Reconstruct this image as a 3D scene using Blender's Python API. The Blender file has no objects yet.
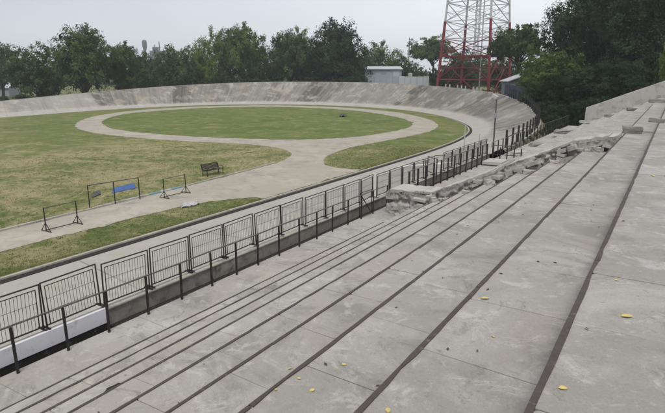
import bpy, math, random
import numpy as np
from mathutils import Vector, Matrix, noise as mn

# ------------------------------------------------------------ camera, world, sun, exposure
SC = bpy.context.scene
COL = SC.collection
rad = math.radians
EYE = 6.0                                     # metres from the infield ground to the lens
PITCH, YAW = math.atan(130.5/532.0), rad(32.39)
cam = bpy.data.objects.new('camera', bpy.data.cameras.new('camera'))
COL.objects.link(cam)
cam.location = (0, 0, EYE)
cam.rotation_euler = (math.pi/2 - PITCH, 0, YAW)
cam.data.sensor_width = 36.0
cam.data.lens = 36.0*532.0/665.0
cam.data.clip_start = 0.05
cam.data.clip_end = 8000
SC.camera = cam

SUN_EL, SUN_AZ = 60.0, 150.0                  # elevation; compass direction the light comes from (from +Y towards +X)
world = bpy.data.worlds.new('World'); SC.world = world
world.use_nodes = True
nt = world.node_tree; nt.nodes.clear()
def wn(t, **k):
    n = nt.nodes.new(t)
    for a, b in k.items(): setattr(n, a, b)
    return n
out = wn('ShaderNodeOutputWorld'); bg = wn('ShaderNodeBackground')
sky = wn('ShaderNodeTexSky', sky_type='NISHITA', sun_disc=False, sun_elevation=rad(SUN_EL), sun_rotation=rad(SUN_AZ))
sky.air_density = 1.0; sky.dust_density = 4.0; sky.ozone_density = 1.0
tc = wn('ShaderNodeTexCoord'); mp = wn('ShaderNodeMapping'); mp.inputs['Scale'].default_value = (1, 1, 2.2)
nz = wn('ShaderNodeTexNoise'); nz.inputs['Scale'].default_value = 1.1; nz.inputs['Detail'].default_value = 4; nz.inputs['Roughness'].default_value = .45
rp = wn('ShaderNodeValToRGB')
rp.color_ramp.elements[0].position = .18; rp.color_ramp.elements[0].color = (3.65, 3.9, 4.3, 1)
rp.color_ramp.elements[1].position = .75; rp.color_ramp.elements[1].color = (6.2, 6.4, 6.6, 1)
mx = wn('ShaderNodeMix', data_type='RGBA'); mx.inputs['Factor'].default_value = .82
L = nt.links.new
L(tc.outputs['Generated'], mp.inputs['Vector']); L(mp.outputs[0], nz.inputs['Vector']); 
dt = wn('ShaderNodeVectorMath', operation='DOT_PRODUCT'); dt.inputs[1].default_value = (math.cos(YAW)*.55, math.sin(YAW)*.55, -.25)
ad = wn('ShaderNodeMath', operation='ADD'); ad2 = wn('ShaderNodeMath', operation='ADD'); ad2.inputs[1].default_value = .02
L(tc.outputs['Generated'], dt.inputs[0]); L(dt.outputs['Value'], ad.inputs[0]); L(nz.outputs['Fac'], ad.inputs[1]); L(ad.outputs[0], ad2.inputs[0]); L(ad2.outputs[0], rp.inputs['Fac'])
L(sky.outputs[0], mx.inputs['A']); L(rp.outputs['Color'], mx.inputs['B'])
L(mx.outputs['Result'], bg.inputs['Color']); bg.inputs['Strength'].default_value = .1
L(bg.outputs[0], out.inputs['Surface'])

sun = bpy.data.objects.new('sun', bpy.data.lights.new('sun', 'SUN')); COL.objects.link(sun)
sun.data.energy = 1.45; sun.data.angle = rad(20); sun.data.color = (1, .95, .87)
sdir = Vector((math.sin(rad(SUN_AZ))*math.cos(rad(SUN_EL)), math.cos(rad(SUN_AZ))*math.cos(rad(SUN_EL)), math.sin(rad(SUN_EL))))
sun.rotation_euler = sdir.to_track_quat('Z', 'Y').to_euler(); sun.location = (0, 0, 60)
SC.view_settings.view_transform = 'Standard'; SC.view_settings.look = 'None'
SC.view_settings.gamma = 1; SC.view_settings.use_curve_mapping = False
SC.view_settings.exposure = 0.78

# ------------------------------------------------------------ helpers
rng = random.Random(7)
Fh = Vector((-math.sin(YAW), math.cos(YAW), 0)); Rt = Vector((math.cos(YAW), math.sin(YAW), 0))
Fw = Fh*math.cos(PITCH) - Vector((0, 0, math.sin(PITCH))); Up = Fh*math.sin(PITCH) + Vector((0, 0, math.cos(PITCH)))
def ray(px, py): return Fw + Rt*((px-332.5)/532) - Up*((py-206.5)/532)
def ground_at(px, py, z=0.0):
    d = ray(px, py); return d*((z-EYE)/d.z) + Vector((0, 0, EYE))
def far_at(px, dist):                          # ground point seen in direction px at a horizontal forward distance
    p = Fh*dist + Rt*((px-332.5)/532*(dist*.971+1.2)); return Vector((p.x, p.y, 0))

def tag(o, label=None, cat=None, group=None, kind=None):
    if label: o['label'] = label
    if cat: o['category'] = cat
    if group: o['group'] = group
    if kind: o['kind'] = kind
    return o
def thing(name, label, cat, loc=(0, 0, 0), rz=0, group=None):
    o = bpy.data.objects.new(name, None); COL.objects.link(o); o.empty_display_size = .3
    o.location = loc; o.rotation_euler = (0, 0, rz)
    return tag(o, label, cat, group)
def copy_tree(o, parent=None):
    c = o.copy(); COL.objects.link(c)
    if parent: c.parent = parent
    for ch in o.children: copy_tree(ch, c)
    return c

class MB:
    """collects polygons, then links them as ONE mesh object"""
    def __init__(s): s.v = []; s.f = []; s.mi = []; s.t = []; s.cur = 0; s.tone = .5
    def add(s, vs, fs):
        b = len(s.v); s.v.extend([tuple(p) for p in vs])
        for f in fs:
            s.f.append([b+i for i in f]); s.mi.append(s.cur); s.t.append(s.tone)
    def box(s, lo, hi):
        x0, y0, z0 = lo; x1, y1, z1 = hi
        s.add([(x0,y0,z0),(x1,y0,z0),(x1,y1,z0),(x0,y1,z0),(x0,y0,z1),(x1,y0,z1),(x1,y1,z1),(x0,y1,z1)],
              [(0,3,2,1),(4,5,6,7),(0,1,5,4),(1,2,6,5),(2,3,7,6),(3,0,4,7)])
    def cbox(s, c, d, m=None):
        x, y, z = d[0]/2, d[1]/2, d[2]/2
        vs = [Vector(p) for p in [(-x,-y,-z),(x,-y,-z),(x,y,-z),(-x,y,-z),(-x,-y,z),(x,-y,z),(x,y,z),(-x,y,z)]]
        if m is not None: vs = [m @ p for p in vs]
        s.add([p+Vector(c) for p in vs], [(0,3,2,1),(4,5,6,7),(0,1,5,4),(1,2,6,5),(2,3,7,6),(3,0,4,7)])
    def tube(s, pts, radii, n=6, caps=True):
        pts = [Vector(p) for p in pts]
        if not hasattr(radii, '__len__'): radii = [radii]*len(pts)
        rings = []
        for i, p in enumerate(pts):
            d = (pts[min(i+1, len(pts)-1)]-pts[max(i-1, 0)]).normalized()
            a = d.orthogonal().normalized() if i == 0 else (a - d*a.dot(d)).normalized()
            b = d.cross(a)
            rings.append([p+(a*math.cos(2*math.pi*k/n)+b*math.sin(2*math.pi*k/n))*radii[i] for k in range(n)])
        vs = [q for r in rings for q in r]; fs = []
        for i in range(len(pts)-1):
            for k in range(n):
                fs.append((i*n+k, i*n+(k+1) % n, (i+1)*n+(k+1) % n, (i+1)*n+k))
        if caps: fs += [tuple(reversed(range(n))), tuple((len(pts)-1)*n+k for k in range(n))]
        s.add(vs, fs)
    def bar(s, a, b, w, h=None):               # square bar between two points
        s.tube([a, b], (w if h is None else (w+h)/2)*.7071, n=4)
    def poly(s, pts): s.add(pts, [tuple(range(len(pts)))])
    def build(s, name, mats, parent=None, smooth=False, tones=False):
        me = bpy.data.meshes.new(name); me.from_pydata(s.v, [], s.f)
        for m in (mats if isinstance(mats, (list, tuple)) else [mats]): me.materials.append(m)
        if len(me.materials) > 1: me.polygons.foreach_set('material_index', s.mi)
        if smooth: me.polygons.foreach_set('use_smooth', [True]*len(me.polygons))
        if tones:
            at = me.attributes.new('tone', 'FLOAT', 'FACE'); at.data.foreach_set('value', s.t)
        me.update()
        o = bpy.data.objects.new(name, me); COL.objects.link(o)
        if parent: o.parent = parent
        return o
def raw_mesh(name, V, F, mats, parent=None, attr=None, smooth=False):
    """fast path for many equal polygons: V (n,3), F (m,k)"""
    me = bpy.data.meshes.new(name); m, k = F.shape
    me.vertices.add(len(V)); me.vertices.foreach_set('co', np.asarray(V, np.float32).ravel())
    me.loops.add(m*k); me.loops.foreach_set('vertex_index', F.astype(np.int32).ravel())
    me.polygons.add(m); me.polygons.foreach_set('loop_start', np.arange(0, m*k, k, dtype=np.int32))
    me.polygons.foreach_set('loop_total', np.full(m, k, np.int32))
    if smooth: me.polygons.foreach_set('use_smooth', np.ones(m, bool))
    me.update(calc_edges=True); me.validate()
    for a, vals in (attr or {}).items():
        at = me.attributes.new(a, 'FLOAT', 'POINT'); at.data.foreach_set('value', np.asarray(vals, np.float32))
    for mt in (mats if isinstance(mats, (list, tuple)) else [mats]): me.materials.append(mt)
    o = bpy.data.objects.new(name, me); COL.objects.link(o)
    if parent: o.parent = parent
    return o

# ------------------------------------------------------------ materials (all procedural, in world metres)
class NM:
    def __init__(s, name, rough=.85, spec=.25, metal=0):
        s.m = bpy.data.materials.new(name); s.m.use_nodes = True; s.t = s.m.node_tree
        s.b = s.t.nodes['Principled BSDF']; s.b.inputs['Roughness'].default_value = rough
        s.b.inputs['Specular IOR Level'].default_value = spec; s.b.inputs['Metallic'].default_value = metal
        s.pos = s.n('ShaderNodeNewGeometry').outputs['Position']; s.col = None; s.h = None
    def n(s, t, **k):
        o = s.t.nodes.new(t)
        for a, b in k.items(): setattr(o, a, b)
        return o
    def l(s, a, b): s.t.links.new(a, b)
    def scaled(s, sc):
        if sc == 1 or sc is None: return s.pos
        m = s.n('ShaderNodeMapping'); m.inputs['Scale'].default_value = sc if hasattr(sc, '__len__') else (sc,)*3
        s.l(s.pos, m.inputs['Vector']); return m.outputs[0]
    def noise(s, scale, detail=5, rough=.6, stretch=None, dist=0.0):
        z = s.n('ShaderNodeTexNoise'); z.inputs['Scale'].default_value = scale; z.inputs['Detail'].default_value = detail
        z.inputs['Roughness'].default_value = rough; z.inputs['Distortion'].default_value = dist
        s.l(s.scaled(stretch), z.inputs['Vector']); return z.outputs['Fac']
    def step(s, v, lo, hi, a=0., b=1.):
        r = s.n('ShaderNodeMapRange', interpolation_type='SMOOTHSTEP')
        for nme, x in zip(('From Min','From Max','To Min','To Max'), (lo, hi, a, b)): r.inputs[nme].default_value = x
        s.l(v, r.inputs['Value']); return r.outputs[0]
    def math(s, op, a, b):
        r = s.n('ShaderNodeMath', operation=op)
        for i, x in enumerate((a, b)):
            if isinstance(x, (int, float)): r.inputs[i].default_value = x
            else: s.l(x, r.inputs[i])
        return r.outputs[0]
    def attr(s, nme): return s.n('ShaderNodeAttribute', attribute_name=nme).outputs['Fac']
    def base(s, c):
        r = s.n('ShaderNodeRGB'); r.outputs[0].default_value = (*c, 1); s.col = r.outputs[0]; return s
    def mix(s, fac, c, blend='MIX'):
        m = s.n('ShaderNodeMix', data_type='RGBA', blend_type=blend)
        if isinstance(fac, (int, float)): m.inputs['Factor'].default_value = fac
        else: s.l(fac, m.inputs['Factor'])
        s.l(s.col, m.inputs['A'])
        if hasattr(c, '__len__'): m.inputs['B'].default_value = (*c, 1)
        else: s.l(c, m.inputs['B'])
        s.col = m.outputs['Result']; return s
    def gain(s, v, lo, hi):                     # multiply colour by lo..hi as v goes 0..1
        r = s.n('ShaderNodeMapRange'); r.inputs['To Min'].default_value = lo; r.inputs['To Max'].default_value = hi
        s.l(v, r.inputs['Value']); c = s.n('ShaderNodeCombineColor')
        for i in range(3): s.l(r.outputs[0], c.inputs[i])
        return s.mix(1.0, c.outputs[0], 'MULTIPLY')
    def bump(s, v, strength, dist=.02):
        b = s.n('ShaderNodeBump'); b.inputs['Strength'].default_value = strength; b.inputs['Distance'].default_value = dist
        s.l(v, b.inputs['Height'])
        if s.h is not None: s.l(s.h, b.inputs['Normal'])
        s.h = b.outputs[0]; return s
    def done(s):
        s.l(s.col, s.b.inputs['Base Color'])
        if s.h is not None: s.l(s.h, s.b.inputs['Normal'])
        return s.m

def cracks(k, scale, width, seed=0.):
    z = k.n('ShaderNodeTexNoise'); z.inputs['Scale'].default_value = 2.2; z.inputs['Detail'].default_value = 5; k.l(k.pos, z.inputs['Vector'])
    v = k.n('ShaderNodeVectorMath', operation='MULTIPLY_ADD'); k.l(z.outputs['Color'], v.inputs[0]); v.inputs[1].default_value = (.7, .7, .7); k.l(k.pos, v.inputs[2])
    w = k.n('ShaderNodeTexVoronoi', feature='DISTANCE_TO_EDGE'); w.inputs['Scale'].default_value = scale; k.l(v.outputs[0], w.inputs['Vector'])
    return k.step(w.outputs['Distance'], 0, width, 1, 0)
def m_terrace():
    k = NM('terrace_concrete', .9, .2).base((.272, .256, .236))
    k.gain(k.attr('tone'), .92, 1.07)
    sx = k.n('ShaderNodeSeparateXYZ'); k.l(k.pos, sx.inputs[0])
    low = k.step(sx.outputs['X'], -1.2, -4.5)                     # the lower steps are bleached and sandy
    k.mix(k.math('MULTIPLY', low, .40), (.345, .325, .290))
    k.mix(k.step(k.noise(.55, 8, .7, dist=.5), .46, .60, 0, .65), (.360, .348, .330))
    k.mix(k.step(k.noise(.8, 9, .72, dist=.9), .49, .63, 0, .65), (.190, .181, .172))
    k.mix(k.step(k.noise(.42, 6, .65, stretch=(1.3, .8, 1)), .52, .66, 0, .3), (.330, .295, .240))
    k.mix(k.step(k.noise(2.3, 10, .76, dist=.8), .53, .63, 0, .55), (.43, .42, .40))
    k.mix(k.step(k.noise(1.7, 10, .78, dist=1.0), .56, .65, 0, .55), (.145, .137, .130))
    k.mix(k.step(k.noise(9, 9, .8, dist=.5), .56, .66, 0, .5), (.17, .16, .15))
    k.mix(k.step(k.noise(11, 9, .8, dist=.4, stretch=(1, 1.2, 1)), .57, .66, 0, .45), (.43, .42, .40))
    k.mix(k.step(k.noise(34, 6, .8), .62, .70, 0, .6), (.12, .115, .11))
    k.mix(k.math('MULTIPLY', cracks(k, .33, .004), k.step(k.noise(.5, 3, .6), .54, .60, 0, .6)), (.10, .092, .085))
    k.gain(k.noise(75, 4, .75), .70, 1.30)
    k.bump(k.noise(9, 9, .75), .5, .02).bump(k.noise(140, 3, .6), .3, .004)
    return k.done()
def m_concrete(name, c, dark=.5, light=1.2, sc=1.0, rough=.9):
    k = NM(name, rough, .2).base(c)
    k.mix(k.step(k.noise(.6*sc, 6, .65), .45, .68, 0, .75), tuple(x*light for x in c))
    k.mix(k.step(k.noise(1.1*sc, 7, .68, dist=.7), .5, .72, 0, .75), tuple(x*dark for x in c))
    k.mix(k.step(k.noise(4.5*sc, 8, .72, dist=1), .57, .7, 0, .6), tuple(x*dark*.9 for x in c))
    k.gain(k.noise(45, 4, .7), .8, 1.2)
    k.bump(k.noise(8*sc, 8, .7), .4, .03)
    return k.done()
def m_grass(name='grass', dry=True, g=(.108, .138, .042)):
    k = NM(name, .95, .1).base(g)
    k.mix(k.step(k.noise(.30, 7, .7, dist=.5), .44, .62, 0, .8), (.150, .160, .058))
    k.mix(k.step(k.noise(.13, 6, .65, dist=.4), .48, .62, 0, .75), (.078, .116, .030))
    k.mix(k.step(k.noise(.5, 8, .75, dist=.6), .50, .62, 0, .55 if dry else .8), (.215, .195, .098))
    if dry:                                     # worn, straw coloured turf in the open field along the path
        d = k.n('ShaderNodeSeparateXYZ'); k.l(k.pos, d.inputs[0])
        a = k.step(d.outputs['X'], -56, -36); b = k.step(d.outputs['X'], -19, -23, .35, 1)
        c = k.step(d.outputs['Y'], 50, 28)
        zone = k.math('MULTIPLY', k.math('MULTIPLY', a, c), b)
        p = k.math('ADD', k.noise(.22, 9, .74, dist=.7), k.math('MULTIPLY', zone, .085))
        k.mix(k.step(p, .52, .66, 0, .8), (.285, .246, .138))
        k.mix(k.step(k.math('ADD', k.noise(1.1, 9, .78, dist=.9), k.math('MULTIPLY', zone, .075)), .54, .68, 0, .75), (.315, .272, .158))
    k.mix(k.step(k.noise(1.7, 9, .75), .54, .66, 0, .6), (.165, .150, .070))
    k.mix(k.step(k.noise(2.2, 9, .78, dist=.7), .54, .68, 0, .5), (.076, .108, .030))
    k.gain(k.noise(9, 6, .85), .55, 1.45)
    k.bump(k.noise(14, 8, .8), .8, .06)
    return k.done()
def m_leaf(name, a, b, c):
    k = NM(name, .8, .08).base(a)
    k.mix(k.attr('rnd'), b)
    k.mix(k.step(k.noise(.22, 3, .6), .45, .65, 0, .6), c)
    mt = k.done()
    tr = k.n('ShaderNodeBsdfTranslucent'); ms = k.n('ShaderNodeMixShader'); ms.inputs[0].default_value = .28
    k.l(k.col, tr.inputs['Color']); k.l(k.b.outputs[0], ms.inputs[1]); k.l(tr.outputs[0], ms.inputs[2])
    k.l(ms.outputs[0], k.t.nodes['Material Output'].inputs['Surface'])
    return mt
def m_plain(name, c, rough=.6, metal=0, var=.35, sc=6., wear=None, spec=.3):
    k = NM(name, rough, spec, metal).base(c)
    k.gain(k.noise(sc, 6, .7), 1-var, 1+var)
    if wear: k.mix(k.step(k.noise(sc*1.7, 7, .75), .56, .66, 0, .85), wear)
    k.bump(k.noise(sc*6, 4, .7), .15, .005)
    return k.done()
def m_track():
    # banked cycle track cast in panels: 'u' metres along, 'v' 0..1 across; stained panels, runs of damp down the slope
    k = NM('track_concrete', .9, .2).base((.33, .315, .285))
    u, v = k.attr('u'), k.attr('v'); bank = k.attr('bank')
    uw = k.math('ADD', u, k.math('MULTIPLY', k.math('SUBTRACT', v, .3), 2.2))
    cell = k.n('ShaderNodeTexWhiteNoise', noise_dimensions='1D'); k.l(k.math('FLOOR', k.math('DIVIDE', uw, 4.6), 0), cell.inputs['W'])
    cv = k.n('ShaderNodeCombineXYZ'); k.l(k.math('MULTIPLY', uw, 1.9), cv.inputs[0]); k.l(k.math('MULTIPLY', v, .8), cv.inputs[1])
    st = k.n('ShaderNodeTexNoise'); st.inputs['Scale'].default_value = 1; st.inputs['Detail'].default_value = 7; st.inputs['Roughness'].default_value = .65
    k.l(cv.outputs[0], st.inputs['Vector'])
    up = k.math('MULTIPLY', k.step(k.math('ADD', v, k.math('MULTIPLY', st.outputs['Fac'], .25)), .40, .52), bank)
    tone = k.math('ADD', k.math('MULTIPLY', cell.outputs['Value'], .75), k.math('MULTIPLY', k.step(st.outputs['Fac'], .35, .65), .25))
    k.mix(k.math('MULTIPLY', up, k.step(tone, .05, .95, .45, 1)), (.078, .071, .063))
    cs = k.n('ShaderNodeCombineXYZ'); k.l(k.math('MULTIPLY', uw, 5.5), cs.inputs[0]); k.l(k.math('MULTIPLY', v, .7), cs.inputs[1])
    s2 = k.n('ShaderNodeTexNoise'); s2.inputs['Scale'].default_value = 1; s2.inputs['Detail'].default_value = 5; k.l(cs.outputs[0], s2.inputs['Vector'])
    k.mix(k.math('MULTIPLY', k.step(s2.outputs['Fac'], .52, .68, 0, .3), up), (.25, .236, .21))
    k.mix(k.math('MULTIPLY', k.step(s2.outputs['Fac'], .48, .34, 0, .4), up), (.08, .075, .07))
    pale = k.math('MULTIPLY', k.step(k.math('FRACT', k.math('DIVIDE', uw, 4.6), 0), .10, .05), k.step(cell.outputs['Value'], .45, .5))
    k.mix(k.math('MULTIPLY', pale, .45), (.29, .275, .245))
    # joints
    fr = k.math('FRACT', k.math('DIVIDE', uw, 4.6), 0)
    k.mix(k.math('MULTIPLY', k.step(fr, .018, .0, 0, .75), 1.0), (.10, .095, .085))
    k.mix(k.step(k.noise(.5, 7, .65, dist=.6), .48, .68, 0, .55), (.41, .395, .36))
    k.mix(k.step(k.noise(.8, 7, .7, dist=.8), .53, .74, 0, .6), (.20, .19, .165))
    k.mix(k.step(k.noise(.3, 5, .6), .52, .7, 0, .4), (.36, .32, .24))
    k.gain(k.noise(18, 5, .75), .82, 1.18)
    k.bump(k.noise(6, 7, .7), .3, .03)
    return k.done()

M = dict(
    terrace=m_terrace(),
    blockstone=m_concrete('dirty_block', (.20, .19, .178), .45, 1.4, 2.0),
    rubble=m_concrete('rubble_masonry', (.33, .318, .298), .42, 1.25, 3.2),
    render=m_concrete('wall_render', (.37, .355, .332), .50, 1.22, 1.5),
    grimy=m_concrete('grimy_wall', (.19, .178, .16), .30, 1.6, 2.4),
    white=m_plain('white_paint', (.56, .56, .61), .75, 0, .16, 2.2, (.40, .39, .38)),
    path=m_concrete('path_concrete', (.305, .278, .234), .62, 1.28, .7),
    kerbstone=m_concrete('kerb_stone', (.30, .285, .25), .5, 1.25, 2),
    drain=m_plain('drain_dark', (.020, .018, .016), .9, 0, .5, 5, (.09, .08, .07)),
    grass=m_grass(), ringgrass=m_grass('ring_grass_turf', False, (.098, .140, .038)),
    ground=m_grass('outer_ground', False, (.10, .105, .040)),
    earth=m_concrete('berm_earth', (.13, .11, .075), .5, 1.3, .6),
    blade=m_leaf('grass_blade', (.095, .125, .036), (.24, .205, .105), (.080, .112, .030)),
    rust=m_plain('rusty_steel_edge', (.062, .050, .046), .8, 0, .45, 9, (.15, .12, .105)),
    black=m_plain('black_painted_steel', (.020, .019, .019), .5, 0, .4, 7, (.06, .045, .036)),
    railtop=m_plain('worn_rail_steel', (.085, .075, .068), .5, 0, .35, 6, (.14, .115, .095)),
    wire=m_plain('mesh_wire', (.05, .048, .045), .6, 0, .3, 9),
    galv=m_plain('galvanised_steel', (.42, .42, .42), .45, .3, .15, 4),
    whiteline=m_plain('line_paint', (.72, .71, .68), .8, 0, .1, 3, (.5, .48, .44)),
    bluepaint=m_plain('blue_kerb_paint', (.14, .25, .30), .8, 0, .2, 5, (.35, .34, .30)),
    bluetarp=m_plain('blue_tarpaulin', (.035, .088, .24), .55, 0, .25, 4),
    cloth=m_plain('dark_cloth', (.065, .060, .055), .9, 0, .5, 6, (.24, .235, .23)),
    plastic=m_plain('white_plastic', (.36, .36, .365), .5, 0, .35, 9, (.11, .11, .115)),
    leaf_yellow=m_plain('yellow_leaf', (.47, .39, .14), .7, 0, .3, 40, (.32, .25, .09)),
    leaf_brown=m_plain('brown_leaf', (.07, .05, .03), .7, 0, .3, 30),
    red=m_plain('red_tower_paint', (.165, .028, .033), .7, 0, .3, 1.2, (.10, .045, .04)),
    towerwhite=m_plain('faded_white_tower_paint', (.40, .39, .40), .6, 0, .15, 1.2, (.28, .22, .215)),
    bark=m_plain('bark', (.060, .048, .036), .95, 0, .5, 3, (.10, .085, .07)),
    sheet=m_plain('pale_sheet_metal', (.38, .41, .43), .55, .1, .14, 1.2, (.38, .38, .37)),
    bluesheet=m_plain('bluish_sheet_metal', (.27, .32, .35), .55, .1, .14, 1.2),
    darksheet=m_plain('dark_bluish_sheet', (.050, .058, .075), .6, 0, .3, 1.5),
    darkgap=m_plain('shaded_opening', (.03, .03, .03), .9),
    roofing=m_plain('pale_roof_sheet', (.42, .43, .44), .6, 0, .2, 1.5),
    greywall=m_plain('grey_wall', (.24, .25, .27), .8, 0, .2, 1.0),
    hazegrey=m_plain('distant_concrete', (.14, .145, .15), .9, 0, .2, .3),
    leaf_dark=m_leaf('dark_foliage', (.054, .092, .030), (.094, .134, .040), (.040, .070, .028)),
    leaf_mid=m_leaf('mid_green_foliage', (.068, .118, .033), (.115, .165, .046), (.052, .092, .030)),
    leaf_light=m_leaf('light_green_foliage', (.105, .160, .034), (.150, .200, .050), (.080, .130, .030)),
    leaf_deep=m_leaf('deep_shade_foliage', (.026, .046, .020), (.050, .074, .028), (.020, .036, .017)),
)
M['track'] = m_track()

# ------------------------------------------------------------ the velodrome: inner edge, rim and banking
# (inner x, y), (rim x, y), rim height
SEC = [(-16.2,-60,-9.75,-60,1.05),(-16.2,-30,-9.75,-30,1.05),(-16.2,0,-9.75,0,1.05),(-16.2,15,-9.75,15,1.05),(-16.2,30,-9.75,30,1.05),(-16.4,43,-9.9,43,1.15),
       (-17.3,52,-10.9,53.5,1.45),(-19.2,60,-13.2,62.5,1.85),(-22.9,68,-16.8,71.5,2.65),(-30.2,79,-24.6,85.2,3.4),
       (-41,89.3,-37.9,97.3,4.05),(-54,94.5,-53.2,103.2,4.55),(-67,95,-68,103.6,4.68),(-78,90,-82.6,98,4.6),(-85,80,-91.6,85.2,4.05),
       (-87.5,68,-95.6,70.5,3.25),(-86.8,55,-94.8,56.5,2.55),(-84,40,-91.6,41.5,1.9),(-82,20,-89.4,21,1.5),(-80.5,-10,-87.5,-10,1.2),(-80,-60,-86.5,-60,1.05)]
def catmull(P, sub):
    P = np.array(P, float); o = []
    for i in range(len(P)-1):
        p0, p1, p2, p3 = P[max(i-1, 0)], P[i], P[i+1], P[min(i+2, len(P)-1)]
        for t in np.arange(sub)/sub:
            o.append(.5*(2*p1+(p2-p0)*t+(2*p0-5*p1+4*p2-p3)*t*t+(3*p1-p0-3*p2+p3)*t**3))
    o.append(P[-1]); return np.array(o)
S = catmull(SEC, 14)
def prof(H, v):                                  # height across the track
    b = min(max((H-1.2)/2.6, 0), 1)
    lin = H*v
    a = H*(v*.30 if v < .32 else .096+.904*((v-.32)/.68)**1.12)
    return lin*(1-b)+a*b
NV = 18
V, U, VV, BK = [], [], [], []
arc = 0
for i, s in enumerate(S):
    if i: arc += math.hypot(*(s[2:4]-S[i-1][2:4]))
    for j in range(NV+1):
        v = j/NV
        V.append((s[0]+(s[2]-s[0])*v, s[1]+(s[3]-s[1])*v, .006+prof(s[4], v)))
        U.append(arc); VV.append(v); BK.append(min(max((s[4]-1.05)/.6, 0), 1)*(.45 if s[0] < -80 and s[1] < 61 else 1))
n = NV+1
F = np.array([(i*n+j, i*n+j+1, (i+1)*n+j+1, (i+1)*n+j) for i in range(len(S)-1) for j in range(NV)])
tag(raw_mesh('track', np.array(V), F[:, ::-1], M['track'], attr={'u': U, 'v': VV, 'bank': BK}, smooth=True), kind='structure')
# rim coping and the earth berm behind it (the near straight has its own wall instead)
rim = MB(); berm = MB()
def out_dir(i):
    d = (S[i][2:4]-S[i][0:2]); return d/np.hypot(*d)
for i in range(len(S)-1):
    if S[i][1] < 36 and S[i][0] > -30: continue
    a, b = S[i], S[i+1]; da, db = out_dir(i), out_dir(i+1)
    def q(s, d, off, z): return (s[2]+d[0]*off, s[3]+d[1]*off, z)
    za, zb = a[4]+.05, b[4]+.05
    rim.add([q(a,da,.003,za-.5),q(a,da,.003,za),q(a,da,.30,za),q(a,da,.30,za-.6),q(b,db,.003,zb-.5),q(b,db,.003,zb),q(b,db,.30,zb),q(b,db,.30,zb-.6)],
            [(0,4,5,1),(1,5,6,2),(2,6,7,3)])
    ea, eb = .31+a[4]*1.1, .31+b[4]*1.1
    berm.add([q(a,da,.31,za-.1),q(a,da,ea,-.05),q(b,db,eb,-.05),q(b,db,.31,zb-.1)], [(0,3,2,1)])
tag(rim.build('track_rim', M['kerbstone']), kind='structure')
tag(berm.build('berm', M['earth']), kind='structure')

# ground to the horizon, infield turf
def disc(r, z, n=96): return [(r*math.cos(2*math.pi*k/n), r*math.sin(2*math.pi*k/n), z) for k in range(n)]
g = MB(); g.poly(disc(1200, -.06)); tag(g.build('ground', M['ground']), kind='structure')
inner = [(s[0], s[1]) for s in S]
def offset_in(i, d):
    o = out_dir(i); return (S[i][0]-o[0]*d, S[i][1]-o[1]*d)
g = MB(); g.poly([(x, y, 0) for x, y in inner]); tag(g.build('infield_grass', M['grass']), kind='structure')
# kerb stone and dark drain channel along the inner edge of the track
dr = MB(); kb = MB()
for i in range(len(S)-1):
    near = S[i][0] > -60 and S[i][1] < 70
    w = .30 if near else .22
    p0, p1 = offset_in(i, .0), offset_in(i+1, .0); q0, q1 = offset_in(i, w), offset_in(i+1, w)
    dr.add([(*p0,.022),(*q0,.022),(*q1,.022),(*p1,.022)], [(0,3,2,1)])
    r0, r1 = offset_in(i, w+.14), offset_in(i+1, w+.14)
    z = .075 if near else .05
    kb.add([(*q0,.0),(*q0,z),(*r0,z),(*r0,.0),(*q1,.0),(*q1,z),(*r1,z),(*r1,.0)], [(0,4,5,1),(1,5,6,2),(2,6,7,3)])
tag(dr.build('drain_channel', M['drain']), kind='structure')
tag(kb.build('kerb', M['kerbstone']), kind='structure')

# ---- paths of the infield
def wobble(P, amp, seed, seglen=.22):
    o = []
    for i in range(len(P)):
        a, b = np.array(P[i], float), np.array(P[(i+1) % len(P)], float); k = max(1, int(np.hypot(*(b-a))/seglen))
        for t in range(k):
            p = a+(b-a)*t/k
            o.append(tuple(p[c]+amp*mn.noise((p[0]*.9, p[1]*.9, seed+9.3*c))+amp*.6*mn.noise((p[0]*3.1, p[1]*3.1, seed+9.3*c)) for c in (0, 1)))
    return o
def spl(P, sub=8): return [tuple(p) for p in catmull(P, sub)]
far_edge = [(-19.4,-60),(-20.6,-20),(-21.6,0),(-22.0,10),(-22.45,19.1),(-22.9,24.5),(-23.4,29.5)]
lobe_l = spl([(-23.4,29.5),(-24.2,32.0),(-25.8,34.2),(-28.5,36.0),(-32.5,36.4)])[1:]
ring_o = spl([(-32.5,36.4),(-38,35.2),(-44.5,34.4),(-52,34.9),(-59.5,37.3),(-67.5,42.6),(-76,51.5),(-81.5,63),(-81.5,76),(-75,86.5),(-65,90.8),(-53,89.8),(-41,84),(-31,74),(-25.4,65),(-23.0,57.5),(-22.6,50.5)])[1:]
lobe_r = spl([(-22.6,50.5),(-22.9,45.5),(-23.2,40.5),(-22.7,36),(-21.3,32.4),(-19.4,30.2),(-16.9,30.2)])[1:]
strip = [(-16.86,20.2)]+spl([(-16.86,20.2),(-17.5,20.0),(-18.4,18.8),(-19.15,16.4),(-19.3,12),(-19.1,0),(-18.6,-20),(-17.9,-60)])[1:]
path_poly = far_edge+lobe_l+ring_o+lobe_r+strip
ring_i = spl([(-32.5,40.6),(-42,38.2),(-52,38.4),(-60,41.3),(-68.5,47.5),(-75.8,57),(-77.5,68),(-75.5,77.5),(-68.5,84.5),(-58,86),(-47,82.5),(-37.5,75.5),(-30.3,67.5),(-26.6,58.5),(-26.6,49),(-28.8,43.6),(-32.5,40.6)])[:-1]
g = MB(); g.poly([(x, y, .014) for x, y in wobble(path_poly, .22, 3)]); tag(g.build('infield_path', M['path']), kind='structure')
g = MB(); g.poly([(x, y, .028) for x, y in wobble(ring_i, .3, 5)]); tag(g.build('ring_grass', M['ringgrass']), kind='structure')
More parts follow.
